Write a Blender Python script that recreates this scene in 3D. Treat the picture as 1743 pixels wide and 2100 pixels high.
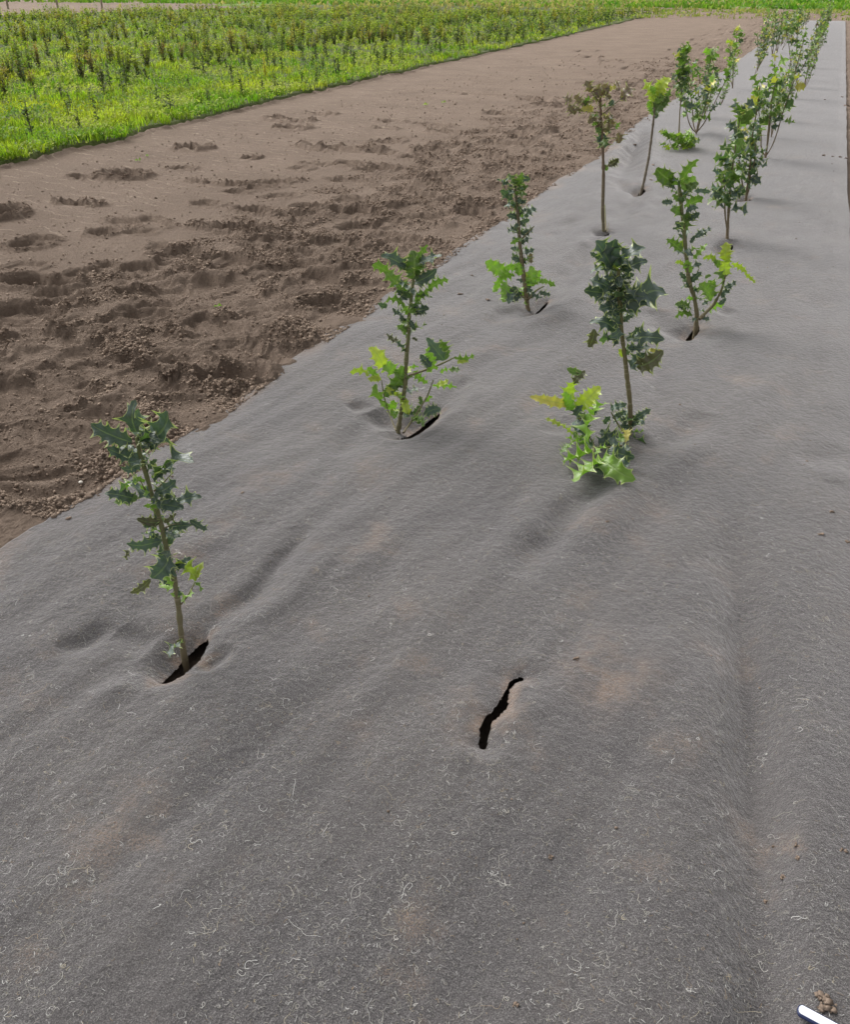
import bpy, math, random
import numpy as np
from mathutils import Vector
random.seed(7); rng = np.random.default_rng(7)
scene = bpy.context.scene
for o in list(bpy.data.objects): bpy.data.objects.remove(o)

# ------------------------------------------------------------ camera
H = 1.4; FPX = 1745.0; CX, CY = 871.5, 1050.0
PITCH = math.atan((CY + 25) / FPX); YAW = math.radians(22.8)
sp, cp, sy_, cy_ = math.sin(PITCH), math.cos(PITCH), math.sin(YAW), math.cos(YAW)
FH = np.array([-sy_, cy_, 0.0]); RT = np.array([cy_, sy_, 0.0]); UP = np.array([0, 0, 1.0])
CAM = np.array([0, 0, H])
cd = bpy.data.cameras.new("camera"); cam = bpy.data.objects.new("camera", cd)
scene.collection.objects.link(cam); scene.camera = cam
cam.location = CAM; cam.rotation_euler = (math.pi / 2 - PITCH, 0, YAW)
cd.sensor_fit = 'HORIZONTAL'; cd.sensor_width = 36; cd.lens = 36 * FPX / 1743
cd.clip_start = 0.05; cd.clip_end = 2000

def ray(x, y):
    dx, dy = x - CX, y - CY
    return RT * dx + FH * (FPX * cp - dy * sp) - UP * (FPX * sp + dy * cp)
def P(x, y, z=0.0):                       # photo point -> point on the ground
    r = ray(x, y); s = (H - z) / -r[2]; return CAM + r * s
def PW(x, y, base, d=0.0):                # photo point -> upright plane through a plant's base
    r = ray(x, y); D = np.dot(base - CAM, FH) + d
    return CAM + r * (D / np.dot(r, FH))

# ------------------------------------------------------------ world, sun, exposure
SUN_EL, SUN_AZ = math.radians(46), math.radians(-66)   # azimuth from +Y towards -X when negative
w = bpy.data.worlds.new("World"); scene.world = w; w.use_nodes = True
nt = w.node_tree; nt.nodes.clear()
wo = nt.nodes.new('ShaderNodeOutputWorld'); bg = nt.nodes.new('ShaderNodeBackground')
sky = nt.nodes.new('ShaderNodeTexSky'); sky.sky_type = 'NISHITA'; sky.sun_disc = False
sky.sun_elevation = SUN_EL; sky.sun_rotation = SUN_AZ
sky.air_density = 1.0; sky.dust_density = 4.0
hs = nt.nodes.new('ShaderNodeHueSaturation'); hs.inputs['Saturation'].default_value = 0.03
nt.links.new(sky.outputs[0], hs.inputs['Color']); nt.links.new(hs.outputs[0], bg.inputs[0])
bg.inputs[1].default_value = 0.12; nt.links.new(bg.outputs[0], wo.inputs[0])
sd = bpy.data.lights.new("sun", 'SUN'); so = bpy.data.objects.new("sun", sd); scene.collection.objects.link(so)
sd.energy = 1.5; sd.angle = math.radians(48); sd.color = (1, .94, .86)
sdir = Vector((math.sin(SUN_AZ) * math.cos(SUN_EL), math.cos(SUN_AZ) * math.cos(SUN_EL), math.sin(SUN_EL)))
so.rotation_euler = sdir.to_track_quat('Z', 'Y').to_euler()
scene.view_settings.view_transform = 'Standard'; scene.view_settings.look = 'None'
scene.view_settings.exposure = 0.6; scene.view_settings.gamma = 1

# ------------------------------------------------------------ noise
def _g(ix, iy, seed):
    n = (ix * 374761393 + iy * 668265263 + seed * 1274126177) & 0xffffffff
    n = ((n ^ (n >> 13)) * 1274126177) & 0xffffffff
    n = (n ^ (n >> 16)) & 0xffffffff
    return n / 4294967296.0
def pn(x, y, seed=0):
    x = np.asarray(x, float); y = np.asarray(y, float)
    ix = np.floor(x).astype(np.int64); iy = np.floor(y).astype(np.int64)
    fx = x - ix; fy = y - iy
    u = fx**3 * (fx * (fx * 6 - 15) + 10); v = fy**3 * (fy * (fy * 6 - 15) + 10)
    def d(a, b):
        t = _g(ix + a, iy + b, seed) * 2 * math.pi
        return np.cos(t) * (fx - a) + np.sin(t) * (fy - b)
    return 1.5 * ((d(0, 0) * (1 - u) + d(1, 0) * u) * (1 - v) + (d(0, 1) * (1 - u) + d(1, 1) * u) * v)
def fbm(x, y, seed=0, o=4):
    s = 0; a = 1; f = 1
    for i in range(o): s = s + a * pn(x * f, y * f, seed + i * 17); a *= .5; f *= 2.03
    return s
def sst(a, b, x): t = np.clip((x - a) / (b - a), 0, 1); return t * t * (3 - 2 * t)
def segd(X, Y, a, b):
    ax, ay = a[0], a[1]; bx, by = b[0] - ax, b[1] - ay
    t = np.clip(((X - ax) * bx + (Y - ay) * by) / (bx * bx + by * by + 1e-9), 0, 1)
    return np.hypot(X - ax - t * bx, Y - ay - t * by), t

# ------------------------------------------------------------ object helpers
def tag(o, label=None, cat=None, group=None, kind=None):
    for k, v in (('label', label), ('category', cat), ('group', group), ('kind', kind)):
        if v: o[k] = v
    return o
def make(name, V, F, mat, parent=None, cols=None, uvs=None, smooth=True, loc=None):
    V = np.asarray(V, np.float32); me = bpy.data.meshes.new(name)
    if isinstance(F, np.ndarray):
        n, k = F.shape; me.vertices.add(len(V)); me.vertices.foreach_set('co', V.ravel())
        me.loops.add(n * k); me.loops.foreach_set('vertex_index', F.ravel().astype(np.int32))
        me.polygons.add(n); me.polygons.foreach_set('loop_start', np.arange(0, n * k, k, dtype=np.int32))
        me.update(calc_edges=True)
    else: me.from_pydata(V.tolist(), [], F); me.update()
    if cols is not None:
        c = np.ones((len(V), 4), np.float32); c[:, :3] = cols
        me.color_attributes.new('tint', 'FLOAT_COLOR', 'POINT').data.foreach_set('color', c.ravel())
    if uvs is not None:
        a = me.attributes.new('leafuv', 'FLOAT_VECTOR', 'POINT')
        u = np.zeros((len(V), 3), np.float32); u[:, :2] = uvs; a.data.foreach_set('vector', u.ravel())
    if smooth: me.polygons.foreach_set('use_smooth', np.ones(len(me.polygons), bool))
    me.materials.append(mat)
    o = bpy.data.objects.new(name, me); scene.collection.objects.link(o)
    if parent: o.parent = parent
    if loc is not None: o.location = loc
    return o
def empty(name, loc):
    o = bpy.data.objects.new(name, None); scene.collection.objects.link(o); o.location = loc
    o.empty_display_size = .1; return o
def gridfaces(nr, nc):
    i = np.arange((nr - 1) * (nc - 1)); r = i // (nc - 1); c = i % (nc - 1); a = r * nc + c
    return np.stack([a, a + 1, a + nc + 1, a + nc], 1)

# ------------------------------------------------------------ materials
class M:
    def __init__(s, name):
        s.m = bpy.data.materials.new(name); s.m.use_nodes = True; s.t = s.m.node_tree
        s.b = s.t.nodes['Principled BSDF']; s.o = s.t.nodes['Material Output']
    def n(s, ty, **k):
        x = s.t.nodes.new(ty)
        for a, v in k.items():
            if a.startswith('_'): setattr(x, a[1:], v)
            else: x.inputs[a.replace('__', ' ')].default_value = v
        return x
    def l(s, a, b): s.t.links.new(a, b)
    def noise(s, scale, detail=4, rough=.6, vec=None):
        x = s.n('ShaderNodeTexNoise', Scale=scale, Detail=detail, Roughness=rough)
        s.l(vec if vec is not None else s.co(), x.inputs['Vector']); return x.outputs['Fac']
    def co(s):
        if not hasattr(s, '_c'): s._c = s.t.nodes.new('ShaderNodeNewGeometry').outputs['Position']
        return s._c
    def ramp(s, fac, stops):
        r = s.t.nodes.new('ShaderNodeValToRGB'); s.l(fac, r.inputs[0]); e = r.color_ramp.elements
        while len(e) < len(stops): e.new(.5)
        for q, (p, c) in zip(e, stops): q.position = p; q.color = (*c, 1) if len(c) == 3 else c
        return r.outputs[0]
    def mix(s, f, a, b, ty='MIX'):
        x = s.t.nodes.new('ShaderNodeMix'); x.data_type = 'RGBA'; x.blend_type = ty
        for i, v in ((0, f), (6, a), (7, b)):
            if hasattr(v, 'links'): s.l(v, x.inputs[i])
            else: x.inputs[i].default_value = v if i == 0 else (*v, 1)
        return x.outputs[2]
    def math(s, op, a, b=0.0, clamp=False):
        x = s.t.nodes.new('ShaderNodeMath'); x.operation = op; x.use_clamp = clamp
        for i, v in ((0, a), (1, b)):
            if hasattr(v, 'links'): s.l(v, x.inputs[i])
            else: x.inputs[i].default_value = v
        return x.outputs[0]
    def bump(s, h, dist, strength=1.0, prev=None):
        x = s.n('ShaderNodeBump', Strength=strength, Distance=dist); s.l(h, x.inputs['Height'])
        if prev: s.l(prev, x.inputs['Normal'])
        return x.outputs[0]
    def attr(s, name, out='Color'):
        x = s.t.nodes.new('ShaderNodeAttribute'); x.attribute_name = name; return x.outputs[out]
g = (0, 0, 0); wt = (1, 1, 1)

m = M('soil'); 
c = m.ramp(m.noise(1.3, 5), [(.3, (.225, .170, .133)), (.7, (.31, .240, .190))])
c = m.mix(m.ramp(m.noise(60, 6, .78), [(.38, g), (.62, (.65,)*3)]), c, (.185, .138, .108))
c = m.mix(m.ramp(m.noise(220, 2), [(.62, g), (.75, (.5,)*3)]), c, (.33, .26, .21))
sx = m.n('ShaderNodeSeparateXYZ'); m.l(m.co(), sx.inputs[0])
mp = m.n('ShaderNodeMapping', Scale=(4.5, 9, 5)); m.l(m.co(), mp.inputs[0]); msk = m.noise(1.0, 3, .6, mp.outputs[0])
ph = m.math('ADD', m.math('MULTIPLY', sx.outputs[1], 7.5), m.math('ADD', m.math('MULTIPLY', m.noise(2.2, 4, .6), 3.2), m.math('MULTIPLY', sx.outputs[0], 1.2)))
lnw = m.ramp(m.math('FRACT', ph), [(.0, g), (.42, g), (.46, wt), (.54, wt), (.58, g)])
ln = m.math('MULTIPLY', lnw, m.ramp(msk, [(.48, g), (.54, wt)]))
sm = m.math('MULTIPLY', m.math('SUBTRACT', -3.9, sx.outputs[0]), 1.2, True)
tick = m.math('MULTIPLY', ln, sm)
c = m.mix(m.math('MULTIPLY', tick, .6), c, (.42, .34, .27))
m.l(c, m.b.inputs['Base Color']); m.b.inputs['Roughness'].default_value = .95; m.b.inputs['Specular IOR Level'].default_value = .15
b1 = m.bump(m.noise(38, 7, .8), .016); b2 = m.bump(m.noise(170, 4, .75), .010, 1, b1); b3 = m.bump(tick, .004, .6, b2)
m.l(b3, m.b.inputs['Normal']); SOIL = m.m

m = M('dark_soil'); c = m.ramp(m.noise(40, 5), [(.3, (.03, .02, .015)), (.7, (.07, .05, .038))])
m.l(c, m.b.inputs['Base Color']); m.b.inputs['Roughness'].default_value = 1
m.l(m.bump(m.noise(80, 5), .02), m.b.inputs['Normal']); DSOIL = m.m

m = M('crumb'); c = m.mix(m.noise(70, 4), (.23, .175, .137), (.40, .31, .245)); c = m.mix(.8, c, m.attr('tint'), 'MULTIPLY')
m.l(c, m.b.inputs['Base Color']); m.b.inputs['Roughness'].default_value = .95; m.b.inputs['Specular IOR Level'].default_value = .15
m.l(m.bump(m.noise(260, 4, .7), .004), m.b.inputs['Normal']); CRUMB = m.m

m = M('felt')
c = m.ramp(m.noise(420, 3, .7), [(.34, (.044, .042, .0435)), (.5, (.084, .080, .082)), (.66, (.19, .181, .182))])
c = m.mix(m.ramp(m.noise(2.2, 4), [(.4, g), (.7, (.30,)*3)]), c, (.14, .128, .120))
stain = m.ramp(m.noise(4.5, 7, .66), [(.56, g), (.72, (.75,)*3)])
grit = m.ramp(m.noise(300, 2), [(.42, g), (.6, wt)])
c = m.mix(m.math('MULTIPLY', stain, grit), c, (.27, .195, .145))
edge = m.attr('tint'); se = m.n('ShaderNodeSeparateColor'); m.l(edge, se.inputs[0])
c = m.mix(m.math('MULTIPLY', se.outputs[0], m.math('ADD', m.math('MULTIPLY', grit, .7), .3)), c, (.25, .18, .135))
m.l(c, m.b.inputs['Base Color']); m.b.inputs['Roughness'].default_value = .95; m.b.inputs['Specular IOR Level'].default_value = .1
m.b.inputs['Sheen Weight'].default_value = .68; m.b.inputs['Sheen Roughness'].default_value = .4
m.b.inputs['Sheen Tint'].default_value = (1, .97, .98, 1)
b1 = m.bump(m.noise(300, 3, .7), .0022); b2 = m.bump(m.noise(70, 3), .005, .8, b1); m.l(b2, m.b.inputs['Normal']); FELT = m.m

m = M('fibre'); m.l(m.attr('tint'), m.b.inputs['Base Color']); m.b.inputs['Roughness'].default_value = .8; FIB = m.m

def leafmat(name, trans, holly=True, rough=.38):
    m = M(name); col = m.attr('tint')
    if holly:
        uv = m.n('ShaderNodeSeparateXYZ'); m.l(m.attr('leafuv', 'Vector'), uv.inputs[0])
        a = m.math('ABSOLUTE', uv.outputs[0])
        # side veins run obliquely from the midrib
        vv = m.math('SUBTRACT', m.math('MULTIPLY', uv.outputs[1], 7.0), m.math('MULTIPLY', a, 2.2))
        vein = m.math('POWER', m.math('ABSOLUTE', m.math('SINE', m.math('MULTIPLY', vv, math.pi))), 9)
        vein = m.math('SUBTRACT', 1.0, m.math('POWER', m.math('ABSOLUTE', m.math('SINE', m.math('MULTIPLY', vv, math.pi))), .25))
        rib = m.ramp(a, [(.0, wt), (.05, wt), (.10, g)])
        col = m.mix(m.ramp(m.noise(55, 4), [(.4, g), (.8, (.4,)*3)]), col, m.mix(1, col, (1.5, 1.3, .8), 'MULTIPLY'))
        geo = m.t.nodes.new('ShaderNodeNewGeometry')
        back = m.mix(1, m.mix(1, col, (.9, .95, .8), 'MULTIPLY'), (.035, .060, .008), 'ADD'); col = m.mix(geo.outputs['Backfacing'], col, back)
        col = m.mix(m.math('MULTIPLY', vein, .10), col, (.30, .40, .18))
        col = m.mix(m.math('MULTIPLY', rib, .32), col, (.28, .37, .16))
        col = m.mix(m.ramp(a, [(.915, g), (.965, (.8,)*3)]), col, (.50, .56, .24))
        hgt = m.math('ADD', m.math('MULTIPLY', vein, -.5), m.math('MULTIPLY', rib, -1.0))
        b = m.bump(hgt, .002, .7); m.l(m.bump(m.noise(90, 3), .003, .7, b), m.b.inputs['Normal'])
    m.l(col, m.b.inputs['Base Color']); m.b.inputs['Roughness'].default_value = rough; m.b.inputs['Specular IOR Level'].default_value = .7 if holly else .15
    tr = m.n('ShaderNodeBsdfTranslucent'); m.l(m.mix(1, col, (1.7, 2.1, .7), 'MULTIPLY'), tr.inputs[0])
    mx = m.n('ShaderNodeMixShader', Fac=trans); m.l(m.b.outputs[0], mx.inputs[1]); m.l(tr.outputs[0], mx.inputs[2])
    m.l(mx.outputs[0], m.o.inputs[0]); return m.m
HOLLY = leafmat('holly_leaf', .16); SMALL = leafmat('small_leaf', .25, False, .7); GRASS = leafmat('grass_blade', .3, False, .6)

m = M('bark'); uv = m.n('ShaderNodeSeparateXYZ'); m.l(m.attr('leafuv', 'Vector'), uv.inputs[0])
ring = m.ramp(m.noise(1.0, 3, .6, None), [(0, g), (1, wt)])
wv = m.n('ShaderNodeTexNoise', Scale=1.0, Detail=2.0); cb = m.n('ShaderNodeCombineXYZ')
m.l(m.math('MULTIPLY', uv.outputs[1], 70.0), cb.inputs[0]); m.l(cb.outputs[0], wv.inputs['Vector'])
sc = m.ramp(wv.outputs['Fac'], [(.58, g), (.62, wt), (.66, g)])
c = m.mix(m.ramp(m.noise(120, 4), [(.4, g), (.7, (.7,)*3)]), m.attr('tint'), (.19, .15, .09))
c = m.mix(m.math('MULTIPLY', sc, .6), c, (.36, .32, .22))
m.l(c, m.b.inputs['Base Color']); m.b.inputs['Roughness'].default_value = .7
b = m.bump(m.noise(200, 4), .002); m.l(m.bump(sc, .002, .8, b), m.b.inputs['Normal']); BARK = m.m

m = M('field_ground')
c = m.ramp(m.noise(.7, 6, .65), [(.35, (.06, .10, .022)), (.55, (.13, .19, .035)), (.75, (.10, .085, .045))])
c = m.mix(m.noise(14, 5), c, (.07, .06, .03)); m.l(c, m.b.inputs['Base Color']); m.b.inputs['Roughness'].default_value = 1
m.l(m.bump(m.noise(20, 5), .06), m.b.inputs['Normal']); FIELD = m.m
m = M('verge_ground')
c = m.ramp(m.noise(.22, 6, .7), [(.30, (.30, .27, .14)), (.42, (.16, .25, .05)), (.6, (.10, .22, .03)), (.8, (.19, .26, .06))])
m.l(c, m.b.inputs['Base Color']); m.b.inputs['Roughness'].default_value = 1
m.l(m.bump(m.noise(5, 5), .15), m.b.inputs['Normal']); VERGE = m.m
m = M('white_plastic'); m.b.inputs['Base Color'].default_value = (.82, .86, .95, 1); m.b.inputs['Roughness'].default_value = .22
m.l(m.bump(m.noise(150, 3), .001), m.b.inputs['Normal']); PLAST = m.m
m = M('stone'); m.l(m.mix(m.noise(90, 3), (.75, .72, .66), (.5, .46, .4)), m.b.inputs['Base Color']); m.b.inputs['Roughness'].default_value = .7; STONE = m.m

# ------------------------------------------------------------ layout
XR = 0.347; YEND = 50.0
fe = np.array([P(x, y)[:2] for x, y in ((0, 345), (250, 287), (500, 225), (750, 167), (1000, 112), (1150, 78), (1290, 45))])
def field_edge(Y): 
    Y = np.asarray(Y, float); b = np.interp(Y, fe[:, 1], fe[:, 0]); b = np.where(Y < fe[0, 1], fe[0, 0] + (fe[0, 1] - Y) * .06, b)
    return b + .14 * pn(Y * 1.1, 0 * Y, 3) + .10 * pn(Y * 3.3, 0 * Y, 5) + .05 * pn(Y * 9, 0 * Y, 6)
mel = [(0, 1140), (200, 1008), (400, 880), (475, 838), (560, 770), (628, 722), (650, 700), (690, 680), (738, 662), (760, 634), (830, 588), (900, 543), (985, 482), (1020, 470),
       (1075, 425), (1150, 368), (1190, 350), (1230, 325), (1262, 292), (1320, 245), (1400, 196), (1480, 150)]
mep = np.array([P(x, y)[:2] for x, y in mel])
def mat_left(Y):
    Y = np.asarray(Y, float); b = np.interp(Y, mep[:, 1], mep[:, 0], left=-1.925, right=-1.9)
    far = -1.88 + .05 * pn(Y * .9, 0 * Y, 8)
    b = np.where(Y > 16, far, b); return b + .006 * pn(Y * 22, 0 * Y, 9) + .022 * pn(Y * 3.1, 0 * Y, 10)
def mat_right(Y): Y = np.asarray(Y, float); return XR + .022 * sst(.45, .7, Y) * sst(9, 5, Y) + .01 * pn(Y * 1.2, 0 * Y, 12) + .003 * pn(Y * 20, 0 * Y, 13)

# slits: list of (polyline of photo points, half width m)
SL = [([(326, 1386), (352, 1364), (388, 1328), (420, 1292)], .029),
      ([(808, 893), (835, 886), (868, 864), (900, 838)], .026),
      ([(1082, 650), (1100, 640), (1124, 615)], .016),
      ([(1408, 696), (1418, 680), (1432, 658)], .026),
      ([(1234, 482), (1246, 473)], .026), ([(1308, 400), (1320, 385)], .03),
      ([(1478, 520), (1500, 500)], .03), ([(1518, 412), (1538, 404)], .035)]
SLE = [(990, 1531, .010), (993, 1503, .0125), (999, 1481, .011), (1017, 1465, .013), (1031, 1447, .014), (1036, 1427, .008), (1044, 1409, .0045), (1051, 1396, .008), (1066, 1388, .010)]
SLW = []
for pl, hw in SL:
    pts = [P(x, y, .015)[:2] for x, y in pl]; SLW.append((pts, hw))
SLEW = [(P(x, y, .015)[:2], hw) for x, y, hw in SLE]; SLEW = [(a, w_ * .82) for a, w_ in SLEW]
def slit_sd(X, Y):                        # negative inside an opening
    X = np.asarray(X, float); Y = np.asarray(Y, float); best = np.full(X.shape, 9.0)
    rough = .0026 * pn(X * 130, Y * 130, 31) + .0015 * pn(X * 320, Y * 320, 32)
    for pts, hw in SLW:
        ln = [0]; 
        for a, b in zip(pts, pts[1:]): ln.append(ln[-1] + np.hypot(*(b - a)))
        for i, (a, b) in enumerate(zip(pts, pts[1:])):
            d, t = segd(X, Y, a, b); s = (ln[i] + t * (ln[i + 1] - ln[i])) / ln[-1]
            best = np.minimum(best, d - hw * np.sqrt(np.clip(1 - (2 * s - 1)**2, 0.0, 1)))
    for (a, wa), (b, wb) in zip(SLEW, SLEW[1:]):
        d, t = segd(X, Y, a, b); best = np.minimum(best, d - (wa + t * (wb - wa)))
    return np.where(best < .03, best + rough, best)
# wrinkles: (photo points, half width m, height m)
WR = [([(430, 1290), (520, 1225), (600, 1130), (640, 1090)], .035, -.020), ([(400, 1385), (470, 1330)], .03, -.022),
      ([(330, 1385), (250, 1420), (190, 1450)], .04, .012), ([(310, 1330), (240, 1300)], .05, -.018),
      ([(120, 1345), (170, 1325), (230, 1290)], .035, -.018), ([(280, 1190), (420, 1130), (520, 1090)], .06, .012),
      ([(470, 1320), (560, 1260), (640, 1180), (700, 1100)], .05, .014), ([(700, 1290), (760, 1200), (830, 1120)], .06, -.008),
      ([(500, 1010), (560, 960), (620, 900)], .07, .012), ([(640, 1000), (700, 940), (780, 900)], .05, -.010),
      ([(800, 880), (760, 850)], .05, -.026), ([(905, 835), (960, 790), (1010, 740)], .04, -.014), ([(760, 870), (720, 905), (690, 940)], .045, -.012),
      ([(860, 900), (940, 850), (1000, 800)], .04, .014), ([(720, 845), (760, 832)], .04, -.016),
      ([(1215, 990), (1170, 1060), (1110, 1130), (1060, 1200)], .055, -.026), ([(1290, 990), (1240, 1070), (1180, 1150)], .06, .014),
      ([(1150, 1000), (1100, 1070), (1060, 1120)], .06, .012), ([(1340, 945), (1400, 900), (1440, 860)], .06, -.018), ([(1330, 1000), (1400, 950), (1460, 900)], .06, .012),
      ([(1340, 760), (1350, 860), (1330, 940)], .05, -.012), ([(1130, 905), (1170, 870)], .05, -.014),
      ([(1070, 640), (1030, 650), (990, 690)], .05, -.018), ([(1125, 615), (1180, 560), (1210, 520), (1230, 490)], .06, -.022),
      ([(1060, 690), (1140, 660), (1200, 600), (1215, 560)], .07, .022), ([(950, 640), (1040, 575), (1090, 540)], .06, .014), ([(1010, 690), (930, 760), (900, 800)], .06, .010),
      ([(1105, 520), (1160, 470), (1200, 450)], .06, -.016), ([(1130, 560), (1180, 510), (1215, 490)], .05, .016),
      ([(1180, 440), (1225, 400), (1260, 350)], .08, .02), ([(1395, 690), (1360, 670), (1345, 640)], .07, -.03), ([(1470, 650), (1500, 640)], .05, -.012),
      ([(1320, 265), (1300, 310), (1268, 372)], .09, -.060), ([(1300, 250), (1275, 300), (1240, 350)], .10, .030), ([(1345, 270), (1330, 330), (1322, 370)], .09, .035),
      ([(1262, 372), (1285, 395), (1312, 398)], .07, -.03), ([(1320, 400), (1290, 430), (1262, 465)], .08, -.02), ([(1350, 395), (1320, 430), (1290, 480)], .08, .02),
      ([(1390, 320), (1440, 300), (1490, 262)], .10, .022), ([(1360, 330), (1330, 370)], .08, .012), ([(1500, 930), (1540, 800), (1560, 700)], .10, .008),
      ([(1440, 700), (1420, 760), (1380, 830)], .07, .010), ([(1650, 960), (1743, 930)], .06, -.010), ([(1700, 1000), (1743, 975)], .04, .010),
      ([(1000, 1385), (960, 1450), (940, 1530)], .05, .010), ([(1080, 1400), (1060, 1470), (1030, 1540)], .045, .010),
      ([(1290, 1290), (1300, 1400), (1290, 1600)], .12, .010), ([(1010, 478), (1030, 455)], .05, .03)]
WRW = [([P(x, y)[:2] for x, y in pl], wd, am) for pl, wd, am in WR]
CR = np.array([P(x, y)[:2] for x, y in ((1485, 1050), (1502, 1200), (1522, 1400), (1536, 1600), (1545, 1800), (1548, 2100))])
CR = CR[np.argsort(CR[:, 1])]
def smooth_h(X, Y):
    return (1 - .7 * sst(4, 10, Y)) * smooth_h0(X, Y)
def smooth_h0(X, Y):
    return .012 * fbm(X * 1.3, Y * 1.0, 40, 2) + .008 * pn(X * 4.6 - Y * .8, Y * 1.2, 41) + .0035 * pn(X * 13 - Y * 2, Y * 4, 42) + .0012 * pn(X * 40, Y * 34, 43) + .008 * pn(X * 8.5 - Y * 1.4, Y * 1.1, 46) * sst(-.3, .4, pn(X * 1.5, Y * 1.2, 51))
def mat_h(X, Y):
    X = np.asarray(X, float); Y = np.asarray(Y, float); z = .022 + smooth_h(X, Y)
    wx = X + .02 * pn(X * 6, Y * 6, 44); wy = Y + .02 * pn(X * 6 + 9, Y * 6, 45)
    for pts, wd, am in WRW:
        L = len(pts) - 1; acc = np.zeros_like(z)
        for i, (a, b) in enumerate(zip(pts, pts[1:])):
            d, t = segd(wx, wy, a, b); s = (i + t) / L
            env = np.clip(1 - (2 * s - 1)**2, 0, 1)**.9
            acc = np.maximum(acc, np.exp(-(d / (wd * .95))**2) * env)
        z = z + (1.0 if L > 1 else 1.2) * am * acc
    # the long crease towards the right-hand edge
    cx = np.interp(Y, CR[:, 1], CR[:, 0]); fade = 1 - sst(1.6, 2.6, Y)
    q = X - cx + .008 * pn(Y * 4, 0 * Y, 47)
    z = z + fade * (.014 * np.exp(-((q + .15) / .11)**2) - .058 * np.exp(-((q - .015) / .060)**2))
    # far ripples along the right edge
    z = z + .006 * np.sin(Y * 2.1 + 2 * pn(Y * .5, X * 0, 48)) * np.exp(-((X - XR) / .22)**2) * sst(4, 9, Y)
    # pockets round the planting slits
    sd_ = slit_sd(X, Y); near = np.exp(-np.clip(sd_, 0, 9) / .035)
    z = z - .020 * near + .008 * np.exp(-((sd_ - .05) / .03)**2) * (0.4 + .6 * pn(X * 9, Y * 9, 49))
    for pts, hw in SLW:                    # far lip sinks, near lip stands up
        a, b = pts[0], pts[-1]; cxy = (a + b) / 2; u = (b - a) / np.hypot(*(b - a)); nrm = np.array([-u[1], u[0]])
        L = np.hypot(*(b - a)) / 2 + .03
        du = (X - cxy[0]) * u[0] + (Y - cxy[1]) * u[1]; dn = (X - cxy[0]) * nrm[0] + (Y - cxy[1]) * nrm[1]
        e = np.exp(-(du / L)**2)
        z = z - .028 * e * np.exp(-((dn - hw) / .05)**2) * (dn > 0) * min(1, hw / .03) - .010 * e * np.exp(-(dn / .09)**2) + .005 * e * np.exp(-((dn + hw + .01) / .03)**2)
    el = np.minimum(X - mat_left(Y), mat_right(Y) - X)
    z = z * (0.55 + .45 * sst(0, .12, el)) 
    return z

# ------------------------------------------------------------ soil
FP = []
def foot(x, y, L, W, ang, dep): p = P(x, y); FP.append((p[0], p[1], L / 2, W / 2 * 1.35, ang, dep * (1.6 if p[0] < -3.9 else 1.1)))
for x, y, L, W, a, d in ((255, 362, .42, .16, .18, .05), (160, 416, .42, .06, .0, .04), (455, 377, .55, .05, .08, .035), (400, 303, .36, .17, .1, .05), (520, 322, .16, .07, 0, .03),
        (590, 245, .55, .15, .15, .05), (655, 232, .42, .1, .1, .04), (700, 303, .75, .14, .12, .06), (600, 262, .4, .2, 0, .04), (75, 580, .5, .13, .22, .06), (480, 468, .55, .10, .2, .06),
        (1095, 205, .5, .2, 0, .05), (1030, 232, .5, .16, .1, .05), (1000, 194, .9, .06, 0, .03), (1245, 126, .5, .2, 0, .05), (1210, 118, .5, .2, 0, .05), (1200, 105, .5, .15, 0, .04), (1120, 200, .7, .1, 0, .03),
        (755, 348, .22, .1, .1, .04), (735, 428, .2, .1, .1, .045), (300, 570, .34, .14, .1, .045), (80, 690, .5, .17, .15, .05), (430, 590, .7, .26, .2, .05), (450, 610, .34, .3, .2, .03),
        (480, 710, .3, .14, .2, .045), (300, 640, .28, .11, .4, .05), (640, 570, .4, .16, .1, .04), (350, 768, .06, .06, .0, .09), (650, 530, .35, .12, .1, .05), (90, 800, .55, .2, .2, .05),
        (80, 910, .6, .24, .2, .05), (90, 985, .5, .17, .2, .04), (570, 700, .3, .12, .3, .04), (60, 640, .4, .13, .1, .05), (880, 310, .3, .14, .1, .05), (930, 300, .3, .14, .1, .05), (930, 270, .5, .15, .1, .05),
        (470, 770, .35, .13, .2, .05), (180, 870, .5, .2, .2, .04), (380, 515, .3, .14, .2, .045), (520, 430, .3, .1, .2, .04), (5, 440, .3, .2, .2, .06)):
    foot(x, y, L, W, a, d)
for i in range(520):
    Y = math.exp(random.uniform(math.log(1.8), math.log(50))); X = -1.95 - abs(random.gauss(0, 1)) * .95 - random.random() * .5
    FP.append((X, Y, random.uniform(.11, .20), random.uniform(.055, .10), random.gauss(.3, .45), random.uniform(.018, .042)))
def churn(X, Y):
    lim = -3.55 + .45 * pn(Y * .8, X * .5, 60) + .35 * pn(Y * 2.3, X * 2, 61) - .5 * sst(3.6, 2.2, Y)
    return sst(-.25, .25, X - lim) * (.55 + .45 * sst(-.35, .25, pn(X * 1.4, Y * 1.4, 62)))
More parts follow.
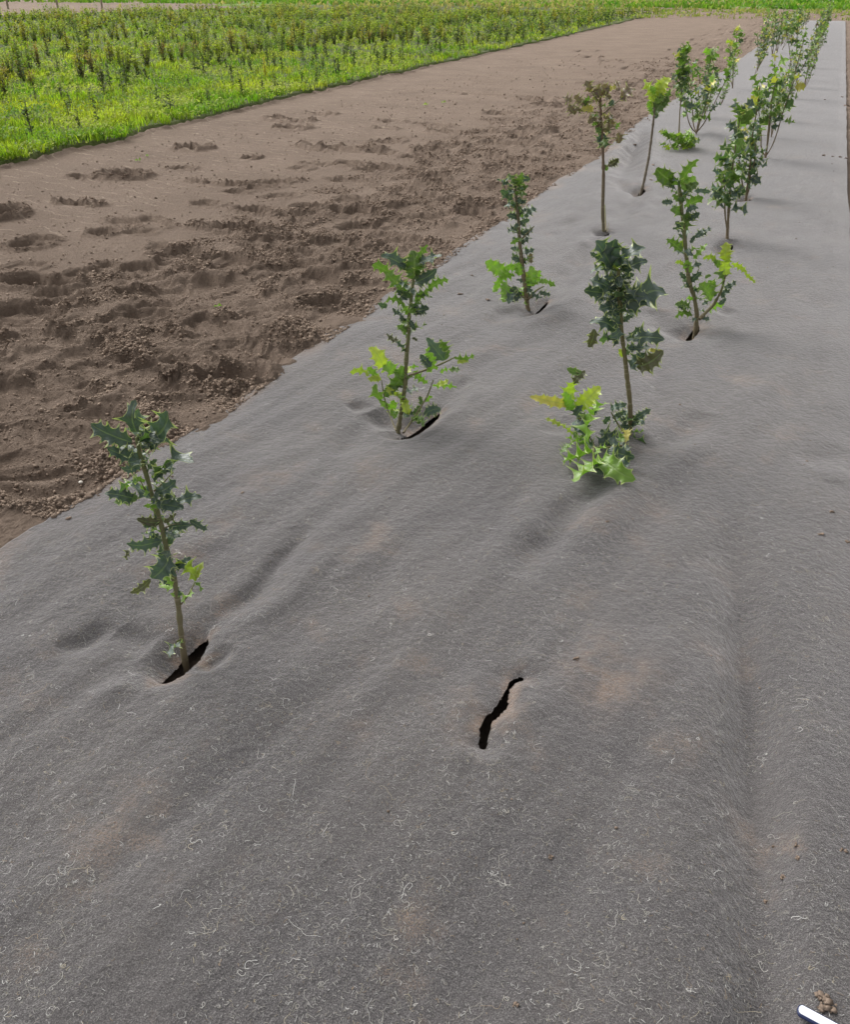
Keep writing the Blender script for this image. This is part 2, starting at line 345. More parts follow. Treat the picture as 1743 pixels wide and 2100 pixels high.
def soil_h(X, Y, detail=True, mask=False):
    X = np.asarray(X, float); Y = np.asarray(Y, float); ch = churn(X, Y)
    z = .010 * pn(X * .8, Y * .6, 63) - .008
    rimacc = np.zeros_like(z); pad = np.zeros_like(z)
    wx = X + .03 * pn(X * 7, Y * 7, 64) + .006 * pn(X * 25, Y * 25, 65); wy = Y + .03 * pn(X * 7, Y * 7, 66) + .006 * pn(X * 25, Y * 25, 67)
    for fx, fy, L, W, a, dep in FP:
        R = max(L, W) * 1.9
        idx = np.nonzero((np.abs(X - fx) < R) & (np.abs(Y - fy) < R))
        if len(idx[0]) == 0: continue
        dx = wx[idx] - fx; dy = wy[idx] - fy; ca, sa = math.cos(a), math.sin(a)
        # footmarks on the photo run roughly across the view
        e = np.hypot((dx * ca + dy * sa) / L, (-dx * sa + dy * ca) / (W * 1.25))
        z[idx] = np.where(e < 1.0, np.minimum(z[idx], -dep * sst(1.0, .78, e) + z[idx] * .35), z[idx])
        pad[idx] = np.maximum(pad[idx], sst(.95, .7, e))
        rm = np.exp(-((e - 1.18) / .16)**2); rimacc[idx] = np.maximum(rimacc[idx], rm * dep)
    z = z + rimacc * .55
    cr = (ch * .75 + np.clip(rimacc * 16, 0, .8)) * (1 - .85 * pad)
    if mask: return cr
    z = z + .035 * np.exp(-((X - field_edge(Y) - .02) / .05)**2) * (.7 + .8 * pn(X * 12, Y * 12, 80))
    n1 = fbm(X * 3.2, Y * 3.2, 70, 3); z = z + ch * (1 - .6 * pad) * (.017 * n1 * (1 + .03 * np.clip(Y, 0, 40)) + .010 * (1 - 2 * np.abs(pn(X * 5, Y * 5, 73))))
    if detail:
        lump = np.clip(fbm(X * 30, Y * 30, 74, 4), -.3, 2) * sst(-.15, .35, pn(X * 3.5, Y * 3.5, 75) + .3 * (cr - .5))
        z = z + cr * .017 * lump + (.0012 + .003 * cr) * pn(X * 70, Y * 70, 76)
        crk = np.abs(pn(X * 2.5, Y * 11, 77) + .3 * pn(X * 9, Y * 30, 78)); z = z - (1 - ch) * .003 * sst(.05, .0, crk)
    # underneath the fabric the soil falls away so the slits open on darkness
    inn = sst(.02, .25, X - mat_left(Y)) * sst(.02, .10, mat_right(Y) - X); z = z * (1 - inn) + (.012 * pn(X * 30, Y * 30, 79) - .07) * inn - .02 * sst(.0, .03, X - mat_right(Y))
    lip = np.exp(-((X - mat_left(Y) + .02) / .05)**2); z = z + .004 * lip
    return z

def rows(y0, y1, a, b):
    ys = [y0]
    while ys[-1] < y1: ys.append(ys[-1] + a + b * max(ys[-1], 0)**2)
    return np.array(ys)
ys = rows(-.6, 62, .0085, .00075)
u1 = np.linspace(0, 1, 1150)
def colX(Y):
    a = field_edge(Y) - .35; 
    strip = a[:, None] + (-1.80 - a[:, None]) * u1[None]**.9
    rest = np.broadcast_to(np.linspace(-1.79, XR + .03, 40), (len(Y), 40)); tail = np.broadcast_to(np.linspace(XR + .035, 3.2, 160), (len(Y), 160))
    return np.concatenate([strip, rest, tail], 1)
X = colX(ys); Y = np.repeat(ys[:, None], X.shape[1], 1); Z = soil_h(X, Y)
V = np.stack([X, Y, Z], 2).reshape(-1, 3)
tag(make('soil_strip', V, gridfaces(*X.shape), SOIL), kind='structure')
NR_SOIL = len(ys)

# big ground to the horizon
V = [(-700, -700, -.15), (700, -700, -.15), (700, 1300, -.15), (-700, 1300, -.15)]
tag(make('ground', V, [(0, 1, 2, 3)], SOIL, smooth=False), kind='structure')
# bare headland beyond the fabric
ys2 = np.linspace(50.5, 78, 160); xs2 = np.linspace(-16, 40, 320); Xh, Yh = np.meshgrid(xs2, ys2)
Zh = .02 + .10 * fbm(Xh * .9, Yh * .9, 90, 4) + .03 * np.abs(fbm(Xh * 2.3, Yh * 2.3, 92, 2)) - .1 * sst(56, 50.5, Yh)
tag(make('headland_soil', np.stack([Xh, Yh, Zh], 2).reshape(-1, 3), gridfaces(*Xh.shape), SOIL), kind='structure')
# nursery field ground
yf = rows(0, 110, .12, .0006); uf = np.linspace(0, 1, 160)
ee = np.where(yf < 50, field_edge(np.minimum(yf, 50)), -9.6 - (yf - 50) * .02)
Xf = ee[:, None] + (-43 - ee[:, None]) * uf[None]**1.5; Yf = np.repeat(yf[:, None], 160, 1)
Zf = .045 + .015 * pn(Xf * 2, Yf * 2, 95) - .10 * np.exp(-((Xf - ee[:, None]) / .03)**2)
tag(make('field', np.stack([Xf, Yf, Zf], 2).reshape(-1, 3), gridfaces(*Xf.shape), FIELD), kind='structure')
# verge of rough grass
xs3 = np.linspace(-56, 90, 200); ys3 = np.linspace(0, 1, 60); Xg, Yg = np.meshgrid(xs3, ys3)
y0v = 68 + 3 * pn(xs3 * .15, xs3 * 0, 96) + np.where(xs3 < 10, (10 - xs3) * .25, 0); y0v = np.where(xs3 < -20, np.minimum(y0v, 78), y0v)
Yg = y0v[None] + Yg * (330 - y0v[None]); Zg = .06 + .12 * fbm(Xg * .3, Yg * .3, 97, 3) - .3 * sst(y0v[None] + 2, y0v[None], Yg)
tag(make('verge', np.stack([Xg, Yg, Zg], 2).reshape(-1, 3), gridfaces(*Xg.shape), VERGE), kind='structure')

# ------------------------------------------------------------ the fabric
ys = rows(-.4, YEND, .0046, .00055); nc = 480
Xa = mat_left(ys)[:, None]; Xb = mat_right(ys)[:, None]
Xm = Xa + (Xb - Xa) * np.linspace(0, 1, nc)[None]; Ym = np.repeat(ys[:, None], nc, 1)
Zm = mat_h(Xm, Ym)
sl = slit_sd(Xm, Ym)
Fm = gridfaces(*Xm.shape); fs = sl.reshape(-1)[Fm].mean(1); keep = fs > 0
# snap vertices next to an opening on to its outline
near = (np.abs(sl) < .006); e = 1e-3
gx = (slit_sd(Xm[near] + e, Ym[near]) - slit_sd(Xm[near] - e, Ym[near])) / (2 * e)
gy = (slit_sd(Xm[near], Ym[near] + e) - slit_sd(Xm[near], Ym[near] - e)) / (2 * e)
inner = sl[near] < .0015; gl = np.maximum(gx**2 + gy**2, .3)
xn = Xm[near]; yn = Ym[near]; s0 = sl[near]
xn = np.where(inner, xn - s0 * gx / gl, xn); yn = np.where(inner, yn - s0 * gy / gl, yn); Xm[near] = xn; Ym[near] = yn
Fm = Fm[keep]
# hem: the two long edges turn down on to the soil
V = np.stack([Xm, Ym, Zm], 2).reshape(-1, 3); nr = len(ys)
li = np.arange(nr) * nc; ri = li + nc - 1
Vl = V[li].copy(); Vl[:, 0] += .003; Vl[:, 2] -= .035; Vr = V[ri].copy(); Vr[:, 0] -= .003; Vr[:, 2] -= .06
n0 = len(V); V = np.concatenate([V, Vl, Vr]); a = np.arange(nr - 1)
Fm = np.concatenate([Fm, np.stack([li[a], li[a + 1], n0 + a + 1, n0 + a], 1), np.stack([ri[a + 1], ri[a], n0 + nr + a, n0 + nr + a + 1], 1)])
# dusting of soil: along the left edge, round slits
el = V[:, 0] - mat_left(V[:, 1]); sdv = slit_sd(V[:, 0], V[:, 1])
dust = .75 * sst(.10, .0, el + .09 * pn(V[:, 0] * 6, V[:, 1] * 3, 98)) * sst(-.1, .5, pn(V[:, 0] * 2, V[:, 1] * 2, 99) + .2) + .85 * sst(.05, .0, sdv + .03 * pn(V[:, 0] * 25, V[:, 1] * 25, 100)) * sst(-.2, .3, pn(V[:, 0] * 15, V[:, 1] * 15, 101))
for x, y, r in ((1200, 1370, .07), (1345, 1055, .05), (1245, 1430, .05), (740, 1500, .03), (530, 985, .06), (960, 1490, .05), (770, 980, .06), (1250, 330, .12), (1200, 345, .12), (1320, 1390, .05), (1230, 1320, .05)):
    p = P(x, y, .02); dust += .5 * np.exp(-((V[:, 0] - p[0])**2 + ((V[:, 1] - p[1]) * .8)**2) / r**2) * (.5 + .8 * pn(V[:, 0] * 30, V[:, 1] * 30, 102))
dust = np.clip(dust, 0, 1)
fab = tag(make('ground_cover_fabric', V, Fm, FELT, cols=np.repeat(dust[:, None], 3, 1)),
    'long strip of grey felt ground cover fabric with planting slits laid over the soil', 'fabric sheet')

# ------------------------------------------------------------ loose fibres lying on the felt
def ribbons(paths, wid, cols, name, mat, **k):
    P3 = np.array(paths); n, mpt, _ = P3.shape
    d = np.gradient(P3[:, :, :2], axis=1); nn = np.stack([-d[:, :, 1], d[:, :, 0]], 2); nn /= np.linalg.norm(nn, axis=2, keepdims=True) + 1e-9
    off = np.zeros_like(P3); off[:, :, :2] = nn * wid[:, None, None] / 2
    Vv = np.stack([P3 - off, P3 + off], 2).reshape(-1, 3)
    b = (np.arange(n) * mpt * 2)[:, None] + (np.arange(mpt - 1) * 2)[None]; b = b.ravel()
    Ff = np.stack([b, b + 2, b + 3, b + 1], 1)
    return make(name, Vv, Ff, mat, cols=np.repeat(cols, mpt * 2, 0), smooth=False, **k)
def fibres(n, npt, step, wmin, wmax, curl, ymax, clumps=None, seed=1, lift=.0012):
    r = np.random.default_rng(seed)
    Yc = .2 + (ymax - .2) * r.random(n)**1.25; Xc = -1.9 + 2.24 * r.random(n); q_ = r.random(n) * .9 - .45 < pn(Xc * 3.3, Yc * 3.3, 150) + .25; Xc, Yc = Xc[q_], Yc[q_]; n = len(Xc)
    if clumps:
        cx = r.random(clumps) * 2.24 - 1.9; cyy = .25 + (ymax * .8) * r.random(clumps)**1.2; k = r.integers(0, clumps, n)
        Xc = cx[k] + r.normal(0, .012, n); Yc = cyy[k] + r.normal(0, .012, n)
    th = r.random(n) * 2 * np.pi; k0 = r.normal(0, curl, n); pts = []
    x, y = Xc.copy(), Yc.copy(); st = step * np.exp(r.normal(0, .35, n))
    for i in range(npt):
        pts.append(np.stack([x, y], 1)); x = x + st * np.cos(th); y = y + st * np.sin(th); k0 = .75 * k0 + r.normal(0, curl, n) * .6; th = th + k0
    A = np.stack(pts, 1); ok = ((A[:, :, 0] > mat_left(A[:, :, 1]) + .01) & (A[:, :, 0] < XR - .01) & (slit_sd(A[:, :, 0], A[:, :, 1]) > .003)).all(1)
    A = A[ok]; n = len(A); z = mat_h(A[:, :, 0], A[:, :, 1]) + lift + .001 * r.random(A.shape[:2])
    P3 = np.concatenate([A, z[:, :, None]], 2); wid = r.uniform(wmin, wmax, n)
    base = np.array([[.50, .49, .46], [.40, .38, .33], [.46, .41, .30], [.36, .27, .18], [.70, .70, .68]])[r.choice(5, n, p=[.42, .26, .08, .06, .18])]
    return P3, wid, base * r.uniform(.5, 1.05, (n, 1))
sets = [fibres(5500, 12, .0018, .0003, .0007, .75, 7, seed=2), fibres(700, 12, .0042, .0003, .0007, .7, 5, seed=4), fibres(3800, 12, .0023, .0003, .0008, .8, 6, clumps=1000, seed=3)]
P3 = np.concatenate([s[0] for s in sets]); wd = np.concatenate([s[1] for s in sets]); cl = np.concatenate([s[2] for s in sets])
tag(ribbons(P3, wd, cl, 'loose_fibres', FIB), 'pale curly loose fibres scattered over the grey felt fabric', 'fibres', kind='stuff')
P3, wd, cl = fibres(190000, 4, .0020, .0003, .0009, .6, 9.5, seed=5, lift=.0008)
tag(ribbons(P3, wd, cl * .72, 'fabric_fluff', FIB), 'short fine grey fluff standing on the felt surface', 'fluff', kind='stuff')

# ------------------------------------------------------------ soil crumbs
t_ = (1 + 5**.5) / 2
ICO = np.array([(-1, t_, 0), (1, t_, 0), (-1, -t_, 0), (1, -t_, 0), (0, -1, t_), (0, 1, t_), (0, -1, -t_), (0, 1, -t_), (t_, 0, -1), (t_, 0, 1), (-t_, 0, -1), (-t_, 0, 1)]) / np.hypot(1, t_)
ICF = np.array([(0, 11, 5), (0, 5, 1), (0, 1, 7), (0, 7, 10), (0, 10, 11), (1, 5, 9), (5, 11, 4), (11, 10, 2), (10, 7, 6), (7, 1, 8), (3, 9, 4), (3, 4, 2), (3, 2, 6), (3, 6, 8), (3, 8, 9), (4, 9, 5), (2, 4, 11), (6, 2, 10), (8, 6, 7), (9, 8, 1)])
def blobs(C, R, seed, jit=.35):
    r = np.random.default_rng(seed); n = len(C)
    v = ICO[None] * (1 + r.normal(0, jit * .6, (n, 12, 1))) + r.normal(0, jit * .25, (n, 12, 3))
    sc = r.uniform(.65, 1.25, (n, 1, 3)); sc[:, :, 2] *= .8; v = v * sc * R[:, None, None] + C[:, None]
    F = (ICF[None] + (np.arange(n) * 12)[:, None, None]).reshape(-1, 3)
    c = np.repeat(r.uniform(.65, 1.15, (n, 1)) * np.ones((1, 3)), 12, 0)
    return v.reshape(-1, 3), F, c
r = np.random.default_rng(11); n = 900000
Yc = 1.6 / (1 - r.random(n) * .93); Xc = -1.85 - 4.6 * r.random(n)**1.2
ch = np.clip(soil_h(Xc, Yc, mask=True), 0, 1)**1.5 * sst(-.2, .4, pn(Xc * 3.5, Yc * 3.5, 75) + .1) + .02
kp = r.random(n) < ch; Xc, Yc = Xc[kp], Yc[kp]
kp = Xc < mat_left(Yc) + np.where(pn(Xc * 3, Yc * 3, 151) > -.02, .15 * r.random(len(Xc))**1.3, .015); Xc, Yc = Xc[kp], Yc[kp]
R = np.exp(r.normal(math.log(.0018), .60, len(Xc))) * (1 + .12 * Yc); R = np.minimum(R, .0075 * (1 + .06 * Yc))
Zc = np.where(Xc > mat_left(Yc), mat_h(Xc, Yc), soil_h(Xc, Yc)) + R * .35
v, F, c = blobs(np.stack([Xc, Yc, Zc], 1), R, 12, .5)
tag(make('soil_crumbs', v, F, CRUMB, cols=c), 'loose brown crumbs of soil scattered over the trampled strip', 'soil crumbs', kind='stuff')
# fine crumbs blown on to the fabric
n = 1600; Yc = .4 + 9 * r.random(n)**1.4; Xc = -1.85 + 2.15 * r.random(n)
k = pn(Xc * 2.5, Yc * 2.5, 110) + r.normal(0, .25, n) > .15; Xc, Yc = Xc[k], Yc[k]; k = slit_sd(Xc, Yc) > .01; Xc, Yc = Xc[k], Yc[k]
R = np.exp(r.normal(math.log(.0013), .4, len(Xc)))
v, F, c = blobs(np.stack([Xc, Yc, mat_h(Xc, Yc) + R * .5], 1), R, 13)
tag(make('grit', v, F, CRUMB, cols=c), 'tiny specks of brown grit lying on the fabric', 'grit', kind='stuff')

# separate clods lying on the fabric (photo points on the 1743 px wide picture)
def clod(x, y, size, label, seed, flat=.7, tint=(1, 1, 1)):
    p = P(x, y, .02); p[2] = float(mat_h(p[0], p[1])) + size * .25
    r = np.random.default_rng(seed); k = r.integers(7, 12)
    C = r.normal(0, size * .42, (k, 3)); C[:, 2] *= .35; v, F, c = blobs(C, size * r.uniform(.15, .62, k), seed, .75); v[:, 2] *= flat
    return tag(make('soil_clod', v, F, CRUMB, cols=c * np.array(tint), loc=p), label, 'soil clod', 'clods of soil lying on the fabric')
cl_ = [(1181, 1356, .008, 'flat tan clod standing on the fabric right of the empty slit', .8), (1611, 1779, .007, 'largest brown clod right of the long crease in the fabric', .8),
 (1582, 1817, .005, 'pair of small brown crumbs right of the crease, below the largest clod', .8), (1635, 1729, .0045, 'small round clod above the largest clod right of the crease', .8), (1637, 1756, .0045, 'small clod just above and right of the largest clod by the crease', .8),
 (1729, 1744, .005, 'small clod at the right edge of the photo beside the crease', .8), (1595, 1709, .0035, 'tiny crumb uppermost of those right of the crease', .8), (1686, 2043, .011, 'lumpy brown clod above the white plastic bar', .7), (1697, 2062, .012, 'crumbly brown clod touching the white plastic bar', .6),
 (1130, 1757, .005, 'lone tan crumb in the middle of the lower fabric', .7), (1057, 2061, .005, 'lone tan crumb near the bottom edge of the photo', .7), (497, 1014, .006, 'small brown clod on fabric right of the front left holly', .8),
 (968, 566, .010, 'upper dark clod left of the holly with two green side shoots', .8), (943, 604, .010, 'dark round clod between two hollies of the left row', .8), (998, 620, .013, 'brown clod just left of the second slit in the left row', .7),
 (1705, 1051, .007, 'pale brown clod near the right edge level with the middle', .7), (1681, 1098, .007, 'pale brown clod below another near the right edge', .6), (1739, 1106, .007, 'reddish clod on the very right edge of the fabric', .6), (1657, 940, .005, 'small grey crumb in a hollow near the right edge', .7),
 (1566, 1382, .004, 'tiny pale crumb above the long crease', .7), (1243, 1083, .0045, 'tiny grey crumb below the front right holly', .7), (1338, 348, .016, 'dark clod beside the lime topped thin holly', .7), (1335, 372, .012, 'small dark clod right of the thin stemmed holly base', .7),
 (1650, 950, .004, 'minute crumb left of the small grey crumb near the right edge', .7)]
for i, (x, y, s, lb, fl) in enumerate(cl_): clod(x, y, s, lb, 200 + i, fl)
for i, (x, y, s, lb) in enumerate([(1690, 321, .04, 'dark soil lump leftmost in the far row by the right edge'), (1707, 323, .03, 'dark soil lump second in the far row by the right edge'), (1722, 323, .03, 'dark soil lump third in the far row by the right edge'),
   (1738, 325, .035, 'dark soil lump at the right end of the far row'), (1738, 216, .06, 'dark lump of soil far up the right edge'), (1727, 200, .04, 'small dark lump higher up the right edge of the fabric'), (1691, 206, .03, 'little lump far along the fabric left of the right edge'), (1706, 338, .014, 'small crumb just below the far row of dark lumps'), (1709, 353, .016, 'dark crumb lying below the far row of lumps'),
   (1302, 290, .05, 'dark clod on the soiled left margin of the fabric'), (1700, 436, .012, 'small far crumb on the right side of the fabric'), (1633, 490, .014, 'dark crumb right of the tall branching holly')]):
    clod(x, y, s * .5, lb, 300 + i, .6, (.6, .6, .6))

# ------------------------------------------------------------ holly
COLS = {'d': (.050, .086, .076), 'm': (.085, .155, .032), 'l': (.17, .31, .045), 'y': (.36, .44, .06), 'b': (.075, .075, .04), 'z': (.15, .105, .085), 'g': (.060, .11, .070), 'o': (.40, .36, .08)}
def leaf(B, T, nrm, wf, rs, k=5, lod=0, sp=1.0):
    a = T - B; L = np.linalg.norm(a) + 1e-6; a = a / L; s = np.cross(a, nrm); s /= np.linalg.norm(s) + 1e-6; n = np.cross(s, a)
    cols_ = [-1, -.92, -.55, 0, .55, .92, 1] if lod == 0 else [-1, -.9, 0, .9, 1]
    M_ = 4 if lod == 0 else 2; nr = M_ * k + M_ + 1; V = []; U = []
    ph = rs.random() * 6.28; fold = rs.uniform(.05, .4); curve = rs.uniform(-.12, .26) * L; tw = rs.uniform(-1.0, 1.0)
    side = rs.uniform(-.13, .13) * L; alt = rs.random() * 1.2; ud = 1 if rs.random() < .5 else -1
    for j in range(nr):
        t = j / (nr - 1); prof = math.sin(math.pi * min(1, t * .93 + .035)**.85)**.62
        fr = (j % M_) / M_; nsp = j // M_                      # 0 = spine, .5 = bay
        cup = (1 - abs(2 * fr - 1)) if M_ == 4 else (1.0 if j % 2 else 0)
        for u in cols_:
            hw = wf * L * .5 * prof; au = abs(u); tt = t; spine = cup == 0 and 0 < j < nr - 1
            if j in (0, nr - 1): hw *= (.04 if j == nr - 1 else .14)
            elif au > .7:
                m1 = 1.42 if spine else (.86 - .16 * cup)
                if au < .95: m1 = 1.16 if spine else (.84 - .16 * cup)
                m1 = .95 + (m1 - .95) * sp
                hw *= m1
                if spine and au > .95: tt = t + .045 * sp
            elif au > .3: hw *= 1.0 - .06 * cup
            x = u * hw; sg = ud * (1 if (nsp + (1 if u > 0 else 0)) % 2 else -1)
            wv = sg * math.cos(math.pi * fr * 1.0) if M_ == 4 else (sg if cup == 0 else 0)
            z = fold * abs(x) + curve * 4 * t * (1 - t) + hw * au**2 * (.46 * wv + (.22 if spine and au > .95 else 0) * (1 if sg > 0 else -.5))
            z += (rs.uniform(-.05, .06) * hw if au > .95 else 0)
            ca, sa = math.cos(tw * (t - .3)), math.sin(tw * (t - .3)); x, z = x * ca - z * sa, x * sa + z * ca
            p = B + a * (tt * L) + s * (x + side * 4 * t * (1 - t)) + n * z; V.append(p); U.append((u, t))
    V.append(T + a * L * .06); U.append((1, 1))
    nc = len(cols_); F = []
    for j in range(nr - 1):
        for i in range(nc - 1): A = j * nc + i; F.append((A, A + 1, A + nc + 1, A + nc))
    e = (nr - 1) * nc
    for i in range(nc - 1): F.append((e + i, e + i + 1, nr * nc))
    return V, F, U
class LeafSet:
    def __init__(s): s.V = []; s.F = []; s.U = []; s.C = []
    def add(s, V, F, U, c):
        b = len(s.V); s.V += [tuple(v) for v in V]; s.F += [tuple(i + b for i in f) for f in F]; s.U += U; s.C += [c] * len(V)
    def build(s, name, parent, base, mat=None):
        if not s.V: return None
        return make(name, np.array(s.V) - base, s.F, mat or HOLLY, parent, cols=np.array(s.C), uvs=np.array(s.U))
def tube(pts, rad, c0, c1, seed=0, nseg=9, rings=None):
    pts = np.array(pts); rad = np.array(rad, float)
    # resample
    d = np.concatenate([[0], np.cumsum(np.linalg.norm(np.diff(pts, axis=0), axis=1))]); n = rings or max(5, int(d[-1] / .012)); n = min(n, 60)
    q = np.linspace(0, d[-1], n); r = np.random.default_rng(seed)
    C = np.stack([np.interp(q, d, pts[:, i]) for i in range(3)], 1)
    for _ in range(2): C[1:-1] = (C[:-2] + 2 * C[1:-1] + C[2:]) / 4
    R = np.interp(q, d, rad) * (1 + .10 * r.normal(0, 1, n)); T = np.gradient(C, axis=0); T /= np.linalg.norm(T, axis=1, keepdims=True)
    ref = np.array([.3, 1, .1]); V = []; U = []
    for i in range(n):
        s = np.cross(T[i], ref); s /= np.linalg.norm(s); u = np.cross(s, T[i])
        for k in range(nseg): th = 2 * math.pi * k / nseg; V.append(C[i] + R[i] * (s * math.cos(th) + u * math.sin(th))); U.append((k / nseg, q[i]))
    F = [(i * nseg + k, i * nseg + (k + 1) % nseg, (i + 1) * nseg + (k + 1) % nseg, (i + 1) * nseg + k) for i in range(n - 1) for k in range(nseg)]
    V.append(C[-1] + T[-1] * R[-1]); U.append((0, q[-1])); e = (n - 1) * nseg
    F += [(e + k, e + (k + 1) % nseg, n * nseg) for k in range(nseg)]
    f = np.repeat(np.linspace(0, 1, n), nseg); f = np.append(f, 1)[:, None]
    return V, F, U, np.array(c0) * (1 - f) + np.array(c1) * f
def stem(name, parent, base, pts, rad, c0=(.16, .12, .075), c1=(.13, .145, .055), seed=0, rings=None, nseg=9):
    V, F, U, C = tube(pts, rad, c0, c1, seed, nseg, rings)
    return make(name, np.array(V) - base, F, BARK, parent, cols=C, uvs=np.array(U))
def parse(s): return [tuple(float(q) if i < 4 or i == 5 else q for i, q in enumerate(w.split(','))) for w in s.split()]
def PWc(x, y, base, d=0.0):
    p = PW(x, y, base, d); zm = base[2] + .085
    return p if p[2] > zm else P(x, y, zm)
def traced(tr, st, srad, branches, leaves, label, seed, sink=.09, c0=(.19, .15, .095), c1=(.14, .18, .06), extra=None, wf=.60, LS=1.06, fill=()):
    """tr maps traced points to the photo; st is the main stem, base first"""
    rs = np.random.default_rng(seed); X0, S, Y0 = tr; f = lambda x, y: (X0 + x * S, Y0 + y * S)
    base = P(*f(*st[0]), z=-.015); root = empty('holly_plant', base); tag(root, label, 'holly plant', 'young holly plants set in rows in the fabric')
    D = np.dot(base - CAM, FH); k = D / cp / FPX * S * cp
    pts = [base - np.array([0, 0, sink])] + [PW(*f(x, y), base, rs.normal(0, .004)) for x, y in st]
    rad = [srad[0] * k] + list(np.linspace(srad[0], srad[1], len(st)) * k)
    stem('stem', root, base, pts, rad, c0, c1, seed)
    for i, (bp, br) in enumerate(branches):
        dd = rs.uniform(-.05, .05); pp = [PWc(*f(x, y), base, dd * (j / max(1, len(bp) - 1))) for j, (x, y) in enumerate(bp)]
        stem('branch', root, base, pp, np.linspace(br, br * .6, len(bp)) * k, (.16, .13, .07), (.14, .17, .055), seed + i)
    sets = {'leaves': LeafSet(), 'young_leaves': LeafSet()}; pet = LeafSet()
    toward = -FH
    for q in leaves:
        bx, by, tx, ty, cc = q[:5]; w_ = q[5] if len(q) > 5 else 1.0
        B = PWc(*f(bx, by), base, rs.uniform(-.012, .012)); L0 = np.linalg.norm(PW(*f(tx, ty), base) - B)
        T = PWc(*f(bx + (tx - bx) * LS, by + (ty - by) * LS), base, rs.uniform(-.55, .35) * L0 / max(1.0, w_))
        nrm = UP * rs.uniform(.3, .9) + toward * rs.uniform(.4, 1.0) * max(1, w_) + RT * rs.uniform(-.5, .5)
        if cc in 'mly' and rs.random() < .5: nrm = -toward * .9 + UP * .6
        kk_ = 3 if L0 < .035 else int(rs.integers(3, 6))
        V, F, U = leaf(B, T, nrm, wf * (.9 + .2 * rs.random()) * w_ * (.95 if cc in 'lymo' else 1) if w_ <= 1 else wf * w_ * (.92 if cc in 'lymo' else .92), rs, k=kk_ + (2 if cc in 'lymo' and L0 > .06 else 0), sp=.62 if cc in 'lymo' else 1.0)
        c = np.array(COLS[cc]) * rs.uniform(.8, 1.25)
        sets['young_leaves' if cc in 'lyo' else 'leaves'].add(V, F, U, tuple(c))
    A = np.array(pts[1:])
    for n_, t0, t1, LL, cs in fill:
        for j in range(n_):
            t = t0 + (t1 - t0) * (j + rs.random()) / n_; q = min(t, .999) * (len(A) - 1); i = min(int(q), len(A) - 2); p = A[i] + (A[i + 1] - A[i]) * (q - i)
            az = j * 2.4 + seed; el = rs.uniform(-.3, .7); d = np.array([math.cos(az) * math.cos(el), math.sin(az) * math.cos(el), math.sin(el)]); cc = cs[rs.integers(len(cs))]
            V, F, U = leaf(p + d * .008, p + d * (.008 + LL * rs.uniform(.7, 1.2)), UP + rs.normal(0, .4, 3), wf * rs.uniform(.9, 1.1), rs, k=3)
            sets['young_leaves' if cc in 'lyo' else 'leaves'].add(V, F, U, tuple(np.array(COLS[cc]) * rs.uniform(.8, 1.25)))
    for nme, s in sets.items():
        o = s.build(nme, root, base)
        if o and nme == 'young_leaves': o['label'] = 'bright yellow green leaves'
    return root, base

TA = (116.2, .332, 755.3)
traced(TA, [(785, 1770), (768, 1640), (750, 1450), (722, 1280), (680, 1120), (650, 980), (600, 820), (560, 680), (510, 520), (492, 430)], (25, 13),
 [([(765, 1460), (820, 1400), (852, 1320)], 8), ([(600, 760), (680, 690), (720, 640)], 6), ([(640, 860), (720, 850), (760, 835)], 6), ([(545, 750), (515, 690)], 5), ([(650, 1060), (600, 1040)], 6), ([(670, 985), (700, 960), (790, 960)], 5)],
 parse("490,395,488,190,d,1.15 465,460,205,340,d,.9 520,445,690,265,d,1.1 500,430,640,460,d 520,480,610,500,d 530,560,305,490,d,.9 530,590,390,610,d 540,605,575,530,g 545,700,480,650,l,1.1 600,700,740,620,d 680,640,850,580,d,.9 590,680,645,600,l,.8 610,770,740,690,d 500,800,290,775,d,.9 500,790,350,830,m,.7 400,760,460,700,l,.7 545,800,510,720,l 610,800,700,740,d 620,840,790,865,d 740,830,900,795,d 640,850,535,850,l,.7 600,900,590,820,l,.8 640,950,490,930,b,.9 660,950,740,895,b,.7 690,980,830,965,d,.8 820,940,935,1000,d,.9 640,1010,540,960,m 630,1020,540,1080,d,.9 650,1065,425,1080,d,.8 500,1110,430,1185,b,.7 700,1150,585,1300,d,1.5 720,1170,740,1290,d 580,1300,450,1390,b,.8 735,1200,855,1320,y,1.4 860,1310,905,1190,y,.6 850,1320,890,1390,m,.9 720,1340,700,1240,l,.9 730,1340,780,1400,g,.8 705,1330,630,1320,d,.8 780,1690,700,1790,d,.9 790,1680,735,1690,b,.8 530,520,590,470,d 560,640,620,560,g,.8 640,960,600,890,g 650,1000,700,1010,d 610,760,650,830,d 640,820,740,790,d 690,1180,610,1150,d 770,1400,700,1390,l,.9"),
 'front left holly, dark blue green spiny leaves with one lime side shoot, beside long slit', 101, wf=.52, LS=.98, fill=((20, .36, 1, .062, 'dddg'), (2, .2, .3, .05, 'gl')))
TB = (668.2, .3, 464.8)
